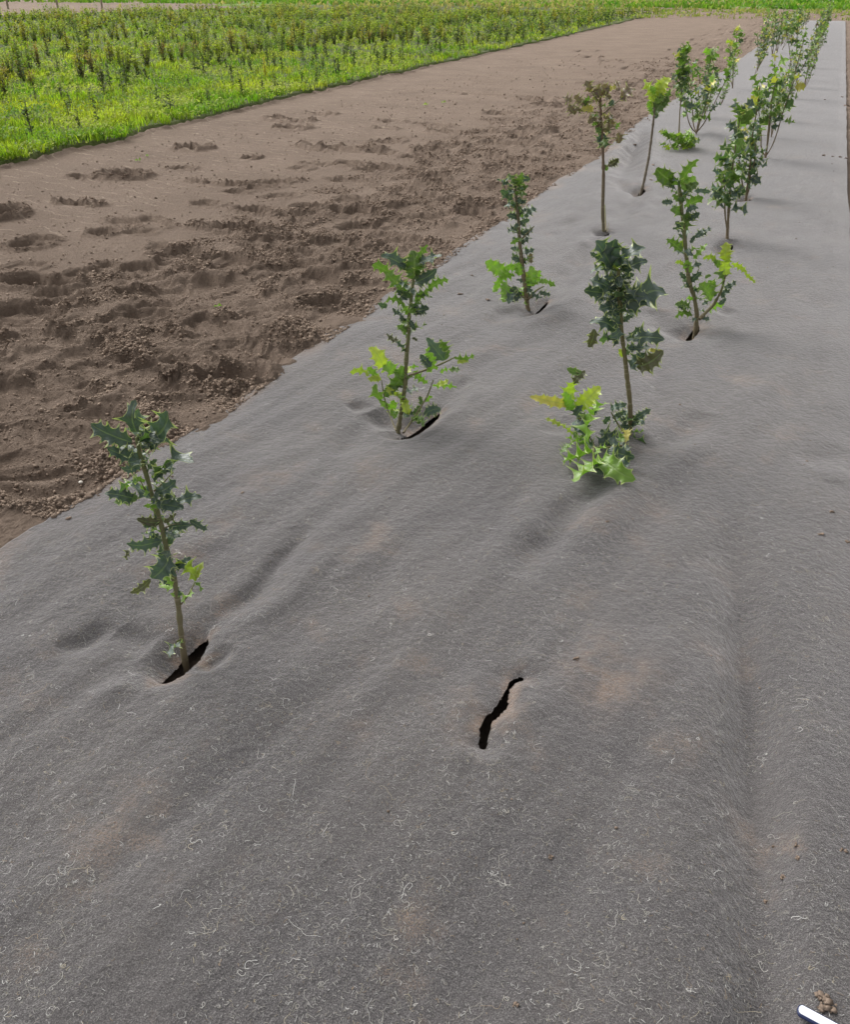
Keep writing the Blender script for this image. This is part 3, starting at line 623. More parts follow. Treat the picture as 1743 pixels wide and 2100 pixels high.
traced(TB, [(492, 1410), (518, 1250), (543, 1080), (550, 900), (565, 750), (570, 600), (590, 450), (600, 350)], (18, 11),
 [([(565, 1020), (640, 995), (740, 960), (820, 925), (890, 890)], 9), ([(480, 1395), (420, 1250), (395, 1150), (380, 1050)], 6), ([(530, 1410), (600, 1310), (690, 1170), (735, 1050)], 7), ([(700, 1250), (760, 1220)], 4), ([(545, 850), (500, 790), (430, 740)], 4)],
 parse("600,365,590,175,m,1.35 620,235,692,132,m,.9 610,385,750,295,d,.9 640,240,785,200,d,.9 550,280,385,205,d,.9 550,460,400,300,m,1 420,310,325,262,m,1.1 540,290,485,245,d 700,430,832,368,m,.9 618,505,715,432,m,.9 560,490,490,440,d 540,550,410,520,m,.9 420,545,360,525,g 520,600,460,560,d 570,590,625,500,m,1.2 560,605,520,540,l 600,590,700,560,d 600,600,690,600,d,.8 570,640,612,705,d 550,650,515,600,d 570,770,520,720,m 590,760,622,785,b 540,850,480,790,d,.7 500,790,420,735,b,.8 820,912,780,780,m,1.3 810,915,695,770,g,.9 740,950,712,830,l 720,960,650,880,d 700,970,670,920,d,1.2 880,900,1012,880,m,.9 900,935,972,905,y 780,1000,860,990,l 850,980,912,985,m,.9 480,985,390,930,l,1.3 400,960,300,835,y,1 380,1045,290,1040,y 300,1030,170,1000,y,.8 350,1040,290,965,l 530,1060,385,1000,y,1.1 450,1110,520,960,m,1 530,1040,480,980,l,1.1 570,965,632,960,l 600,990,690,1070,l,1 690,1000,765,965,l 730,1090,885,1100,l,.7 760,1080,835,1050,y,.8 385,1180,345,1080,l,1.1 410,1095,480,1150,y,.8 480,1140,560,1200,y,1 400,1160,500,1080,m,1 420,1250,465,1190,l 430,1240,370,1185,l 460,1310,480,1260,l 565,1290,550,1180,y 600,1290,640,1225,m 680,1200,725,1160,l 650,1220,640,1160,m 670,1290,780,1250,d,1 640,1350,600,1310,m 630,1310,660,1365,m 700,1260,745,1290,d 570,1300,530,1280,g 590,1290,540,1250,d 560,700,520,680,d 580,540,640,560,d 560,500,500,510,d"),
 'tall holly of the left row, dark above with many yellow green shoots round its foot', 102, fill=((16, .55, 1, .055, 'ddm'), (9, .08, .35, .05, 'lymd')), c0=(.15, .13, .07))
TD = (1045.8, .2629, 464.8)
traced(TD, [(925, 1720), (940, 1500), (935, 1350), (910, 1150), (895, 1000), (872, 850), (865, 680), (850, 540), (842, 420), (850, 345)], (21, 14),
 [([(922, 1650), (840, 1540), (790, 1450)], 9), ([(690, 1890), (650, 1800), (655, 1700), (600, 1600), (520, 1460), (450, 1390)], 9), ([(920, 1700), (800, 1720), (680, 1720)], 9)],
 parse("830,335,822,112,d,1.25 795,312,672,125,d,1.25 860,330,1050,180,d,1 870,335,1062,275,d,1.1 745,312,690,265,l,1 765,325,635,365,d,.9 845,345,800,300,y,1.1 710,270,630,205,d,.8 850,410,775,375,d,1.2 870,410,965,375,d,1.2 840,480,630,420,d,.9 800,510,590,500,d,.9 850,470,822,430,m 860,530,945,440,d,1 870,545,1070,545,d,1.1 885,612,1200,530,d,1.2 840,600,700,650,d,1.3 860,570,660,560,d,1 840,470,740,440,d,1 860,650,760,680,d,1.1 880,745,800,680,d,1.2 885,745,960,690,d,.9 850,830,630,755,d,.9 660,800,618,935,b,.8 850,905,735,850,d,.9 905,880,1190,880,d,.8 920,870,1010,785,d,.7 892,1015,850,960,y,1.1 895,1000,985,935,m,1.1 920,950,1085,935,d,.8 940,1110,1060,1000,d,1.3 980,1090,1185,975,b,1.1 1080,965,1185,965,o,.5 840,420,780,480,d,1 860,420,930,500,d,1 850,560,930,600,d,1 840,560,760,620,d,1 "
  "450,1390,170,1330,o,.45 450,1395,500,1220,y,1 500,1230,580,1130,b,1 560,1140,450,1108,m,.8 510,1425,695,1258,y,.9 480,1440,430,1300,l,.9 620,1695,740,1395,l,1.0 605,1700,440,1640,l,.8 600,1690,500,1610,m,1 490,1620,390,1540,y,.7 400,1550,280,1500,y,.5 640,1755,430,1825,l,1.2 665,1830,510,1985,l,1.0 690,1840,965,1965,l,.9 660,1795,740,1735,l,.8 470,1690,405,1765,m,.8 520,1460,610,1520,d,1.1 600,1620,500,1530,d,1.2 690,1690,830,1600,d,1.1 740,1800,925,1855,d,1 740,1770,960,1800,d,.9 640,1470,700,1395,d,1.1 780,1430,905,1385,d,.8 850,1480,935,1435,d,.9 950,1500,1095,1430,d,.7 800,1500,880,1450,d,1 700,1600,840,1650,d,1.2 870,1600,900,1680,o,.7 840,1560,930,1570,d,1 760,1650,860,1720,d,1.2 700,1850,690,1930,d,1.3 840,1700,930,1740,d,1.1 640,1720,560,1660,g,.9 520,1480,570,1400,d,1 930,1560,1010,1520,d,.8 780,1480,740,1540,d,1 860,1480,900,1540,d,1.1"),
 'front right holly, tall dark leaf whorls above large lime leaves at its foot', 104, fill=((22, .52, 1, .062, 'dddg'), (12, .02, .12, .06, 'dddl')), c0=(.17, .13, .08), c1=(.15, .16, .055))
TE = (1103.9, .3, 145.2)
traced(TE, [(1075, 1790), (1085, 1660), (1062, 1530), (1030, 1450), (1015, 1300), (1000, 1150), (980, 950), (970, 850), (962, 790)], (17, 11),
 [([(1100, 1700), (1200, 1600), (1250, 1510), (1280, 1400)], 12), ([(1040, 1460), (1080, 1400), (1100, 1350)], 5)],
 parse("960,785,900,740,m,1.1 930,760,812,675,m,1.1 975,775,1090,618,m,.8 980,810,1072,735,l,1.3 1000,850,1090,772,m,1.1 960,895,920,850,m,1.2 970,905,1000,830,m,1.3 1000,945,1122,872,m,1.2 920,905,848,900,d,1.1 980,985,908,950,m,1.1 1010,965,1090,945,d,1.2 1060,830,1172,828,d,.6 1000,1095,1012,970,m,1.4 1020,1010,1100,975,d,1.2 980,1085,940,1035,d,1.2 940,820,870,790,d,.6 1040,1180,1070,1130,d,1 1070,1140,1130,1085,d,1 1100,1125,1182,1080,d,.7 985,1235,880,1160,m,1 990,1210,970,1165,y,1.2 1000,1265,1032,1235,y,1.1 990,1330,940,1310,y,1.1 1060,1290,1150,1190,l,.6 1040,1385,1020,1300,l,1.2 1050,1355,1112,1325,d,1 1290,1300,1280,1180,y,1.3 1280,1405,1310,1290,y,1.3 1220,1315,1130,1285,y,.9 1320,1320,1420,1380,y,.7 1410,1385,1480,1450,y,.6 1050,1445,1112,1380,d,1.1 1140,1420,1180,1400,m,1 1255,1475,1200,1390,m,1.1 1190,1560,1100,1470,l,1.1 1270,1485,1350,1440,d,.8 1250,1555,1312,1500,d,1 1060,1570,1020,1555,l,1.3 1170,1655,1265,1605,l,1.2 1045,1640,940,1600,m,1.1 1050,1680,940,1690,m,.9 1010,1640,960,1615,d,1 1120,1600,1165,1565,d,1 1120,1700,1165,1690,d,1 1020,1485,1000,1440,d,1 1230,1595,1282,1560,d,1 1060,1500,1100,1510,d,1 1000,1250,1060,1230,m,1 1010,1420,970,1380,d,1 1200,1500,1160,1440,m,1 1220,1540,1170,1500,d,1 990,1150,960,1120,g,1 1230,1350,1200,1300,m,1"),
 'glossy mid green holly of the right row with a forked lime branch', 105, fill=((14, .45, 1, .06, 'mdd'), (8, .1, .4, .045, 'dm')))
traced(TE, [(448, 1115), (440, 950), (446, 700), (440, 500), (430, 350), (424, 170)], (13, 7),
 [([(440, 300), (500, 250), (575, 185)], 4), ([(430, 290), (370, 285), (300, 275), (240, 240)], 4), ([(425, 230), (380, 170), (350, 130)], 4), ([(462, 1095), (455, 920)], 5), ([(470, 1105), (482, 1040)], 3), ([(445, 660), (490, 650), (520, 630)], 4), ([(435, 400), (480, 410), (530, 400)], 4)],
 parse("422,190,420,95,z,1.2 345,150,325,75,z,1 360,150,340,90,o,.8 520,120,562,88,z,1 490,135,435,105,z,.9 470,125,530,110,o,.6 560,200,662,138,z,.7 600,170,565,205,o,.8 230,205,172,185,z,1 290,225,250,175,z,1 310,245,345,180,m,1 255,300,212,240,z,1.2 480,240,512,205,d,1 375,262,300,270,o,.8 330,280,320,200,z,1.2 440,330,420,390,z,1 410,360,368,372,m,1 490,400,490,330,z,1.2 530,400,560,360,m,1 540,430,552,495,z,1.3 460,440,408,490,d,1.5 440,450,452,530,d,1.5 465,410,492,430,m,1 480,655,545,605,b,.8 510,650,540,600,b,.7 455,645,468,685,m,.9 400,335,350,320,z,1 440,170,480,120,z,1.1 400,190,380,130,z,1.1 380,330,340,360,z,1.1 470,350,510,310,b,1.1 430,400,390,390,z,1.2 290,290,250,275,z,1.2 445,330,480,320,z,1 460,200,500,180,z,1.2"),
 'bronze tinged holly with brownish leaves on a tall bare stem in the left row', 106, fill=((14, .62, 1, .06, 'zzom'),), c0=(.15, .14, .08), c1=(.16, .09, .07), wf=.85)
traced(TE, [(700, 845), (722, 760), (755, 600), (775, 450), (790, 320), (800, 200)], (10, 5), [],
 parse("792,310,755,215,l,1.3 795,305,885,185,m,1.2 800,245,770,150,y,1.2 820,180,900,60,y,1.3 790,185,725,70,y,1 820,160,820,85,y,1.2 850,190,898,130,m,1 800,225,850,150,l,1.1 780,115,742,105,y,1 790,215,755,180,y,1 800,160,770,110,l,1.1 810,200,860,120,y,1.2 800,330,815,290,d,1 830,220,880,210,m,1"),
 'thin bare holly stem with a small lime yellow tuft of leaves on top', 107, c0=(.2, .17, .13), c1=(.13, .11, .08))
TC = (0, 1, 0)
traced(TC, [(1084, 645), (1078, 600), (1072, 550), (1066, 500), (1063, 450), (1058, 400), (1056, 372)], (5.2, 2.4),
 [([(1080, 615), (1055, 595), (1040, 585)], 2.2), ([(1083, 615), (1100, 595), (1115, 588)], 2.2), ([(1066, 495), (1085, 475), (1095, 465)], 1.8)],
 parse("1062,560,1035,552,l,1.5 1040,562,998,538,l,1 1066,566,1062,540,l,1.3 1055,565,1022,582,l,1.2 1035,578,1033,618,l,1.1 1030,570,1012,598,l,1 1090,588,1088,548,l,1.2 1094,585,1106,556,l,1.1 1082,572,1076,560,y,1 1105,580,1124,578,l,1.1 1122,580,1138,588,m,1 1070,600,1040,612,d,1 1060,590,1045,600,d,1.2 1050,600,1042,622,d,1 1066,605,1050,618,d,1 1090,600,1110,610,d,1 1105,600,1128,605,d,.8 1090,590,1075,585,d,1 1080,580,1060,575,d,1 1095,610,1080,600,d,1 "
  "1056,385,1042,360,m,1.2 1058,384,1070,356,m,1.1 1056,378,1086,368,d,1 1050,385,1020,370,d,.9 1060,388,1082,382,m,1 1055,395,1030,400,d,1 1062,400,1080,400,m,1 1052,410,1028,392,g,1 1060,412,1078,416,d,1 1058,420,1035,425,d,1 1062,430,1045,415,m,1 1064,440,1080,430,d,1 1080,445,1100,430,d,1.3 1064,450,1040,442,d,1 1066,462,1085,452,g,1 1064,470,1042,478,d,1 1068,480,1092,470,d,1.2 1066,488,1048,500,m,1 1068,500,1090,490,d,1 1067,515,1048,510,d,1.1 1070,520,1095,512,d,.9 1070,535,1050,528,d,1 1072,540,1090,528,d,1 1088,520,1090,540,z,1 1060,405,1070,420,d,1 1063,455,1076,465,d,1 1060,430,1072,445,m,1"),
 'dark leaved holly in the left row with two bright green side shoots low down', 103, fill=((30, .3, 1, .045, 'ddmg'), (8, .05, .25, .05, 'dl')), c0=(.26, .19, .11), c1=(.10, .10, .07), sink=.09)

# bushier hollies further up the rows: stems and leaves grown from a base
def grow(name_label, base, hgt, nst, nlf, pal, seed, lean=(0, 0), spread=.22, lo=.25, rad=.009, leafL=.075, low=None, trunk=(.22, .16, .10), tl=0):
    rs = np.random.default_rng(seed); base = np.array(base, float)
    root = empty('holly_plant', base); tag(root, name_label, 'holly plant', 'young holly plants set in rows in the fabric')
    sets = {'leaves': LeafSet(), 'young_leaves': LeafSet()}
    fork = .12 if nst > 1 else 0
    for i in range(nst):
        az = 6.283 * (i / nst + rs.random() * .12) + 1; h = hgt * (1 if i == 0 else rs.uniform(.55, .95)); sprd = 0 if i == 0 else spread * rs.uniform(.6, 1.2)
        pts = [base + np.array([0, 0, -.08 if i == 0 else fork * h * .5])]
        for t in ((0.0,) if i == 0 else ()) + (.15, .35, .6, .8, 1.0):
            pts.append(base + np.array([lean[0] * t + math.cos(az) * sprd * t**.7, lean[1] * t + math.sin(az) * sprd * t**.7, h * t]) + rs.normal(0, .008, 3) * (t > 0))
        stem('stem' if i == 0 else 'branch', root, base, pts, np.linspace(rad * (1 if i == 0 else .6), rad * .4, len(pts)), trunk, (.13, .14, .06), seed + i, rings=16, nseg=7)
        A = np.array(pts[1:]); m_ = int(nlf / nst * (1.5 if i == 0 else .85))
        for j in range(m_):
            t = lo + (1 - lo) * (j + rs.random()) / m_; t = min(t, 1); q = t * (len(A) - 1); k = min(int(q), len(A) - 2); p = A[k] + (A[k + 1] - A[k]) * (q - k)
            a2 = j * 2.4 + rs.normal(0, .3); L = leafL * rs.uniform(.65, 1.25) * (1.1 - .3 * abs(t - .6)); el = rs.uniform(-.3, .8) + .6 * t**4
            d = np.array([math.cos(a2) * math.cos(el), math.sin(a2) * math.cos(el), math.sin(el)]); off = d * rs.uniform(0, .035)
            nrm = UP + rs.normal(0, .4, 3); kk = pal[rs.integers(len(pal))]
            if t > .8 and rs.random() < .55: kk = 'mlo'[rs.integers(3)]
            V, F, U = leaf(p + off, p + off + d * L, nrm, rs.uniform(.55, .8), rs, 3, 1)
            sets['young_leaves' if kk in 'ly' else 'leaves'].add(V, F, U, tuple(np.array(COLS[kk]) * rs.uniform(.85, 1.6)))
    if low:
        for j in range(low[0]):
            a2 = rs.random() * 6.28; rr = rs.random()**.5 * low[1]; p = base + np.array([math.cos(a2) * rr, math.sin(a2) * rr, rs.uniform(.02, low[2])]); d = np.array([math.cos(a2), math.sin(a2), rs.uniform(.1, 1)]); d /= np.linalg.norm(d)
            kk = low[3][rs.integers(len(low[3]))]; V, F, U = leaf(p, p + d * leafL * rs.uniform(.8, 1.2), UP + rs.normal(0, .5, 3), .65, rs, 4, 1)
            sets['young_leaves' if kk in 'ly' else 'leaves'].add(V, F, U, tuple(np.array(COLS[kk]) * rs.uniform(.8, 1.2)))
        for s_ in (0, 1.9, 3.9):
            e_ = base + np.array([math.cos(s_) * low[1] * .8, math.sin(s_) * low[1] * .8, low[2] * .7])
            stem('branch', root, base, [base + (0, 0, .0), (base + e_) / 2 + (0, 0, -.02), e_], [rad * .5, rad * .4, rad * .3], seed=seed + int(s_), rings=6, nseg=6)
    for nme, s in sets.items(): s.build(nme, root, base)
    return root
def at(x, y): return P(x, y, .0)
def hh(xb, yb, yt): b = at(xb, yb); q = PW(xb, yt, b); return q[2] - b[2]
def ln_(xb, yb, xt, yt): b = at(xb, yb); q = PW(xt, yt, b); v = q - b; return (v[0], v[1])
G_ = [(1387, 312, 1404, 104, 1, 46, 'ddmmmd', 'slender holly with bare stem and a ring of bright green shoots at its foot', .55, (56, .13, .16, 'lllmym'), .2, 201),
      (1427, 281, 1462, 110, 5, 150, 'dmmmdl', 'bushy many stemmed holly forking just above the fabric in the left row', .2, None, .30, 202),
      (1491, 499, 1512, 238, 2, 64, 'ddgdgdm', 'holly of the right row with bare lower stem and grey green leafy top', .36, None, .07, 203),
      (1530, 410, 1556, 178, 3, 80, 'ddmgd', 'holly with orange brown trunk foot and leaves close to the fabric', .12, None, .13, 204),
      (1569, 330, 1590, 132, 4, 95, 'dmmgdm', 'holly in the right row on a pale bare stem with a twig to the right', .38, None, .16, 205),
      (1502, 186, 1512, 62, 2, 64, 'llmymd', 'holly topped with vivid lime leaves standing above its neighbours', .3, None, .14, 206)]
for (xb, yb, xt, yt, ns, nl, pal, lb, lo, low, sprd, sd_) in G_:
    d = np.dot(at(xb, yb) - CAM, FH); grow(lb, at(xb, yb) + (0, 0, .0), hh(xb, yb, yt), ns, int(nl * .8), pal, sd_, ln_(xb, yb, xt, yt), sprd, lo, .0105 if ns > 1 else .009, .088, low)
protos = []
for i, (h_, ns, nl, pal, lo) in enumerate([(.95, 4, 90, 'dgmdom', .3), (1.05, 5, 100, 'dmgmdbl', .25), (.85, 2, 55, 'dmdog', .45), (1.1, 4, 85, 'bmdlgdo', .35), (.9, 4, 80, 'gdmozd', .25), (1.0, 2, 55, 'dmgdb', .45)]):
    protos.append((h_, grow('x', (0, 0, 0), h_, ns, int(nl * .66), pal, 400 + i, (.12 * math.sin(i * 2.3), .1 * math.cos(i * 1.7)), .16, lo, .011, .085)))
def copy_tree(o, loc, rz, s, label, group=None):
    c = o.copy(); scene.collection.objects.link(c); c.location = loc; c.rotation_euler = (0, 0, rz); c.scale = (s, s, s); c['label'] = label
    for ch in o.children:
        k = ch.copy(); scene.collection.objects.link(k); k.parent = c
    return c
rs = np.random.default_rng(31); used = set()
def place(x, y, i, h, label):
    hp, pr = protos[i % 6]; s = h / hp; rz = rs.random() * 6.28; z = float(mat_h(x, y)) - .03
    if i % 6 not in used: used.add(i % 6); pr.location = (x, y, z); pr.rotation_euler = (0, 0, rz); pr.scale = (s, s, s); pr['label'] = label
    else: copy_tree(pr, (x, y, z), rz, s, label)
xl = at(1427, 281)[0]; yl = at(1427, 281)[1]; xr = at(1569, 330)[0]; yr = at(1569, 330)[1]
print('rows', [tuple(np.round(at(x, y)[:2], 2)) for x, y in ((370, 1345), (820, 890), (1085, 648), (1240, 480), (1315, 395), (1387, 312), (1427, 281), (1502, 186), (1290, 930), (1420, 690), (1491, 499), (1530, 410), (1569, 330), (1617, 221))])
k = 0; y = yl + 1.5
while y < 48.5:
    if abs(y - at(1502, 186)[1]) > .7: place(-1.27 + rs.normal(0, .06), y, k, rs.choice([.45, .6, .7, .8, .95]) * rs.uniform(.9, 1.1) , 'leafy holly of the left row standing beyond the lime topped one' if y > 17 else 'bushy holly of the left row between the forking one and the lime topped one'); k += 1
    y += 1.45 + rs.normal(0, .12)
k = 3; y = yr + 1.4
while y < 48.5:
    place(-.42 + rs.normal(0, .06), y, k, rs.choice([.5, .65, .75, .85, 1.02]) * rs.uniform(.9, 1.1), 'leafy holly of the right row, far off towards the end of the fabric' if y > 18 else 'dense green holly of the right row beyond the pale stemmed one'); k += 1
    y += 1.45 + rs.normal(0, .12)

# ------------------------------------------------------------ grass, weeds and shrubs of the nursery field
def inside(X, Y):
    return (X > -41) & (X < field_edge(np.minimum(Y, 49)) - .03 + 0 * X) & (Y < 62 + 3 * pn(X * .3, Y * 0, 6) ) & (X > -58)
def polar(n, r0, r1, seed, a0=-60, a1=9):
    r = np.random.default_rng(seed); R = 1 / (1 / r0 + r.random(n) * (1 / r1 - 1 / r0)); a = np.radians(r.uniform(a0, a1, n)); return R * np.sin(a), R * np.cos(a), R, r
def blades(X, Y, R, r, hmin, hmax, w, name, label, cols, cat, z0=.04, lean=1.1):
    n = len(X); th = r.random(n) * 6.283; Lh = r.uniform(hmin, hmax, n) * (1 + .006 * R); W = w * (.55 + R / 14) * r.uniform(.7, 1.3, n)
    ld = r.random(n) * 6.283; lm = r.random(n) * lean * Lh; ex, ey = np.cos(ld) * lm, np.sin(ld) * lm; wx, wy = np.cos(th) * W / 2, np.sin(th) * W / 2
    Z = z0 + 0 * X
    V = np.stack([np.stack([X - wx, Y - wy, Z], 1), np.stack([X + wx, Y + wy, Z], 1), np.stack([X + ex * .35 + wx * .85, Y + ey * .35 + wy * .85, Z + Lh * .6], 1), np.stack([X + ex * .35 - wx * .85, Y + ey * .35 - wy * .85, Z + Lh * .6], 1), np.stack([X + ex, Y + ey, Z + Lh * (1 - .25 * lm / Lh)], 1)], 1).reshape(-1, 3)
    b = np.arange(n) * 5; F = np.concatenate([np.stack([b, b + 1, b + 2], 1), np.stack([b, b + 2, b + 3], 1), np.stack([b + 3, b + 2, b + 4], 1)])
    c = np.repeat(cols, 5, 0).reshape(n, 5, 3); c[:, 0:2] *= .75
    return tag(make(name, V, F, GRASS, cols=c.reshape(-1, 3), smooth=False), label, cat, kind='stuff')
# clumped grass
Xg, Yg, R, r = polar(34000, 6.5, 75, 21); k = inside(Xg, Yg); Xg, Yg, R = Xg[k], Yg[k], R[k]
k = (pn(Xg * 1.1, Yg * 1.1, 121) + r.normal(0, .2, len(Xg)) > -.15) | (Xg > field_edge(Yg) - .35); Xg, Yg, R = Xg[k], Yg[k], R[k]
m_ = 9; Xb = np.repeat(Xg, m_) + r.normal(0, .028, len(Xg) * m_) * (1 + np.repeat(R, m_) / 25); Yb = np.repeat(Yg, m_) + r.normal(0, .028, len(Xg) * m_) * (1 + np.repeat(R, m_) / 25); Rb = np.repeat(R, m_)
k = Xb < field_edge(np.minimum(Yb, 49)) + .02; Xb, Yb, Rb = Xb[k], Yb[k], Rb[k]
t = np.clip(.5 + .9 * pn(Xb * .5, Yb * .5, 122) + .35 * pn(Xb * 2.5, Yb * 2.5, 123) + r.normal(0, .16, len(Xb)), 0, 1)[:, None]
cg = np.array([.15, .30, .025]) * (1 - t) + np.array([.46, .48, .06]) * t; cg = cg * r.uniform(.4, 1.25, (len(Xb), 1)) * (.75 + .5 * (pn(Xb * 4, Yb * 4, 161) > -.1))[:, None]
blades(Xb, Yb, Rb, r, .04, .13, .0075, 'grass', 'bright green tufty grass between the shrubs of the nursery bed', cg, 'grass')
# low leafy weeds: small broad leaves in cushions
Xg, Yg, R, r = polar(44000, 6.5, 75, 22); k = inside(Xg, Yg); Xg, Yg, R = Xg[k], Yg[k], R[k]; k = (pn(Xg * 1.1, Yg * 1.1, 121) + r.normal(0, .25, len(Xg)) < .25) & (pn(Xg * 2.3, Yg * 2.3, 162) > -.3); Xg, Yg, R = Xg[k], Yg[k], R[k]
m_ = 9; n = len(Xg) * m_; Rb = np.repeat(R, m_); Xb = np.repeat(Xg, m_) + r.normal(0, .04, n) * (1 + Rb / 22); Yb = np.repeat(Yg, m_) + r.normal(0, .04, n) * (1 + Rb / 22)
def small_leaves(Xb, Yb, Zb, S, r):
    n = len(Xb); a = r.random(n) * 6.283; el = r.uniform(-.2, .9, n); d = np.stack([np.cos(a) * np.cos(el), np.sin(a) * np.cos(el), np.sin(el)], 1)
    s = np.stack([-np.sin(a), np.cos(a), r.normal(0, .4, n)], 1); B = np.stack([Xb, Yb, Zb], 1); S = S[:, None]
    V = np.stack([B, B + d * S * .5 + s * S * .3, B + d * S, B + d * S * .5 - s * S * .3], 1).reshape(-1, 3); b = np.arange(n) * 4
    return V, np.stack([b, b + 1, b + 2, b + 3], 1)
V, F = small_leaves(Xb, Yb, r.uniform(.04, .13, n), .030 * (.6 + Rb / 20) * r.uniform(.6, 1.4, n), r)
t = np.clip(.55 + .8 * pn(Xb * .6, Yb * .6, 125) + r.normal(0, .22, n), 0, 1)[:, None]
cw = (np.array([.13, .24, .055]) * (1 - t) + np.array([.44, .47, .10]) * t) * r.uniform(.7, 1.2, (n, 1))
k = np.repeat(Xb < field_edge(np.minimum(Yb, 49)) + .02, 1); 
tag(make('weeds', V, F[k], SMALL, cols=np.repeat(cw, 4, 0), smooth=False), 'pale yellow green low weeds covering the nursery bed', 'weeds', kind='stuff')
# rough grass of the verge and field end
Xg, Yg, R, r = polar(40000, 60, 240, 23, -60, 12); yv = np.interp(Xg, xs3, y0v); k = (Yg > yv + .3) & (pn(Xg * .22, Yg * .16, 127) > -.30); Xg, Yg, R = Xg[k], Yg[k], R[k]
t = np.clip(.45 + 1.0 * pn(Xg * .2, Yg * .12, 128) + r.normal(0, .15, len(Xg)), 0, 1)[:, None]; cg = (np.array([.09, .22, .025]) * (1 - t) + np.array([.24, .32, .07]) * t) * r.uniform(.7, 1.2, (len(Xg), 1))
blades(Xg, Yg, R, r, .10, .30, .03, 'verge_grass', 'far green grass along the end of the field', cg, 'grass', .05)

# straw litter and sparse tufts on the headland
r = np.random.default_rng(77); n = 9000; c1 = P(1175, 4); Xg = c1[0] + r.normal(0, 9, n); Yg = c1[1] + r.normal(0, 22, n); t = r.random((n, 1))
blades(Xg, Yg, np.hypot(Xg, Yg), r, .08, .25, .03, 'straw', 'pale dry straw lying in the rough grass at the far end', np.array([.42, .34, .20]) * (.6 + .6 * t), 'straw', .1)
n = 5000; Xg = r.uniform(-15, 8, n); Yg = r.uniform(50.5, 72, n); k = (pn(Xg * .5, Yg * .35, 141) + r.normal(0, .12, n) > .28 - .02 * (Yg - 50)); Xg, Yg = Xg[k], Yg[k]; t = r.random((len(Xg), 1))
blades(Xg, Yg, np.hypot(Xg, Yg), r, .05, .16, .02, 'sparse_grass', 'sparse green tufts on the bare headland beyond the fabric', np.array([.16, .25, .05]) * (1 - t) + np.array([.36, .32, .15]) * t, 'grass', .05)

# shrubs of the field: prototypes with stems and leaves, copied singly
def shrub(seed, h, ns, nl, cols, spread, S=.026):
    r = np.random.default_rng(seed); root = empty('nursery_shrub', (0, 0, 0)); V = []; F = []; C = []; sV = []; sF = []; sU = []; sC = []
    for i in range(ns):
        a = r.random() * 6.28; sp_ = spread * r.random()**.6 * (i > 0); hi = h * r.uniform(.65, 1) if i else h; top = np.array([math.cos(a) * sp_, math.sin(a) * sp_, hi]); mid = top * (.6, .6, .5) + r.normal(0, .01, 3)
        v, f, u, c = tube([(0, 0, -.02), mid, top], [.005, .004, .002], (.12, .08, .05), (.10, .10, .05), seed, 4, 5); b = len(sV); sV += [tuple(q) for q in v]; sF += [tuple(q + b for q in ff) for ff in f]; sU += u; sC += [tuple(q) for q in c]
        m_ = nl // ns; t = np.linspace(.08, 1, m_); p = np.where(t[:, None] < .5, mid * (t[:, None] * 2), mid + (top - mid) * (t[:, None] * 2 - 1)); p = p + r.normal(0, .012, (m_, 3))
        vv, ff = small_leaves(p[:, 0], p[:, 1], p[:, 2], S * r.uniform(.8, 1.5, m_), r); b = len(V) * 4 // 4
        F.append(ff + sum(len(q) for q in V)); V.append(vv); tt = np.clip((t - .3) * 1.5 + r.normal(0, .25, m_), 0, 1)[:, None]
        C.append(np.repeat((np.array(cols[0]) * (1 - tt) + np.array(cols[1]) * tt) * r.uniform(.7, 1.3, (m_, 1)), 4, 0))
    make('stem', np.array(sV), sF, BARK, root, cols=np.array(sC), uvs=np.array(sU)); V = np.concatenate(V); F = np.concatenate(F); C = np.concatenate(C)
    make('foliage', V, F, SMALL, root, cols=C, smooth=False)
    return root, V, F, C
DG = (.048, .082, .028)
KIND = {'slim': ('slim dark upright shrub seedling in the grassy nursery bed', 'slim shrub seedlings in the grassy bed'), 'bush': ('dense dark green bushy shrub with olive yellow tips in the nursery rows', 'bushy shrubs in the nursery rows'),
        'bronze': ('bushy nursery shrub with bronze brown tips among green ones', 'bronze tipped shrubs in the nursery rows')}
sp_list = [('slim', shrub(51, .30, 1, 40, (DG, (.06, .08, .03)), 0, .040)), ('slim', shrub(52, .36, 2, 70, (DG, (.07, .08, .03)), .05, .036)), ('slim', shrub(53, .28, 3, 80, (DG, (.09, .12, .035)), .08, .034)),
           ('bush', shrub(54, .44, 7, 230, (DG, (.40, .44, .06)), .25, .042)), ('bush', shrub(55, .50, 9, 270, (DG, (.32, .38, .06)), .28, .042)), ('bush', shrub(56, .46, 6, 200, ((.04, .07, .02), (.42, .36, .04)), .16, .040)),
           ('bronze', shrub(57, .46, 7, 280, ((.06, .08, .03), (.34, .24, .08)), .16, .040)), ('bush', shrub(58, .62, 6, 220, (DG, (.24, .33, .055)), .22, .042)), ('yellow', shrub(59, .42, 2, 110, ((.40, .33, .03), (.50, .42, .03)), .03, .036))]
KIND['yellow'] = ('golden yellow upright seedling standing out in the green nursery bed', None)
placed = []
bx = []
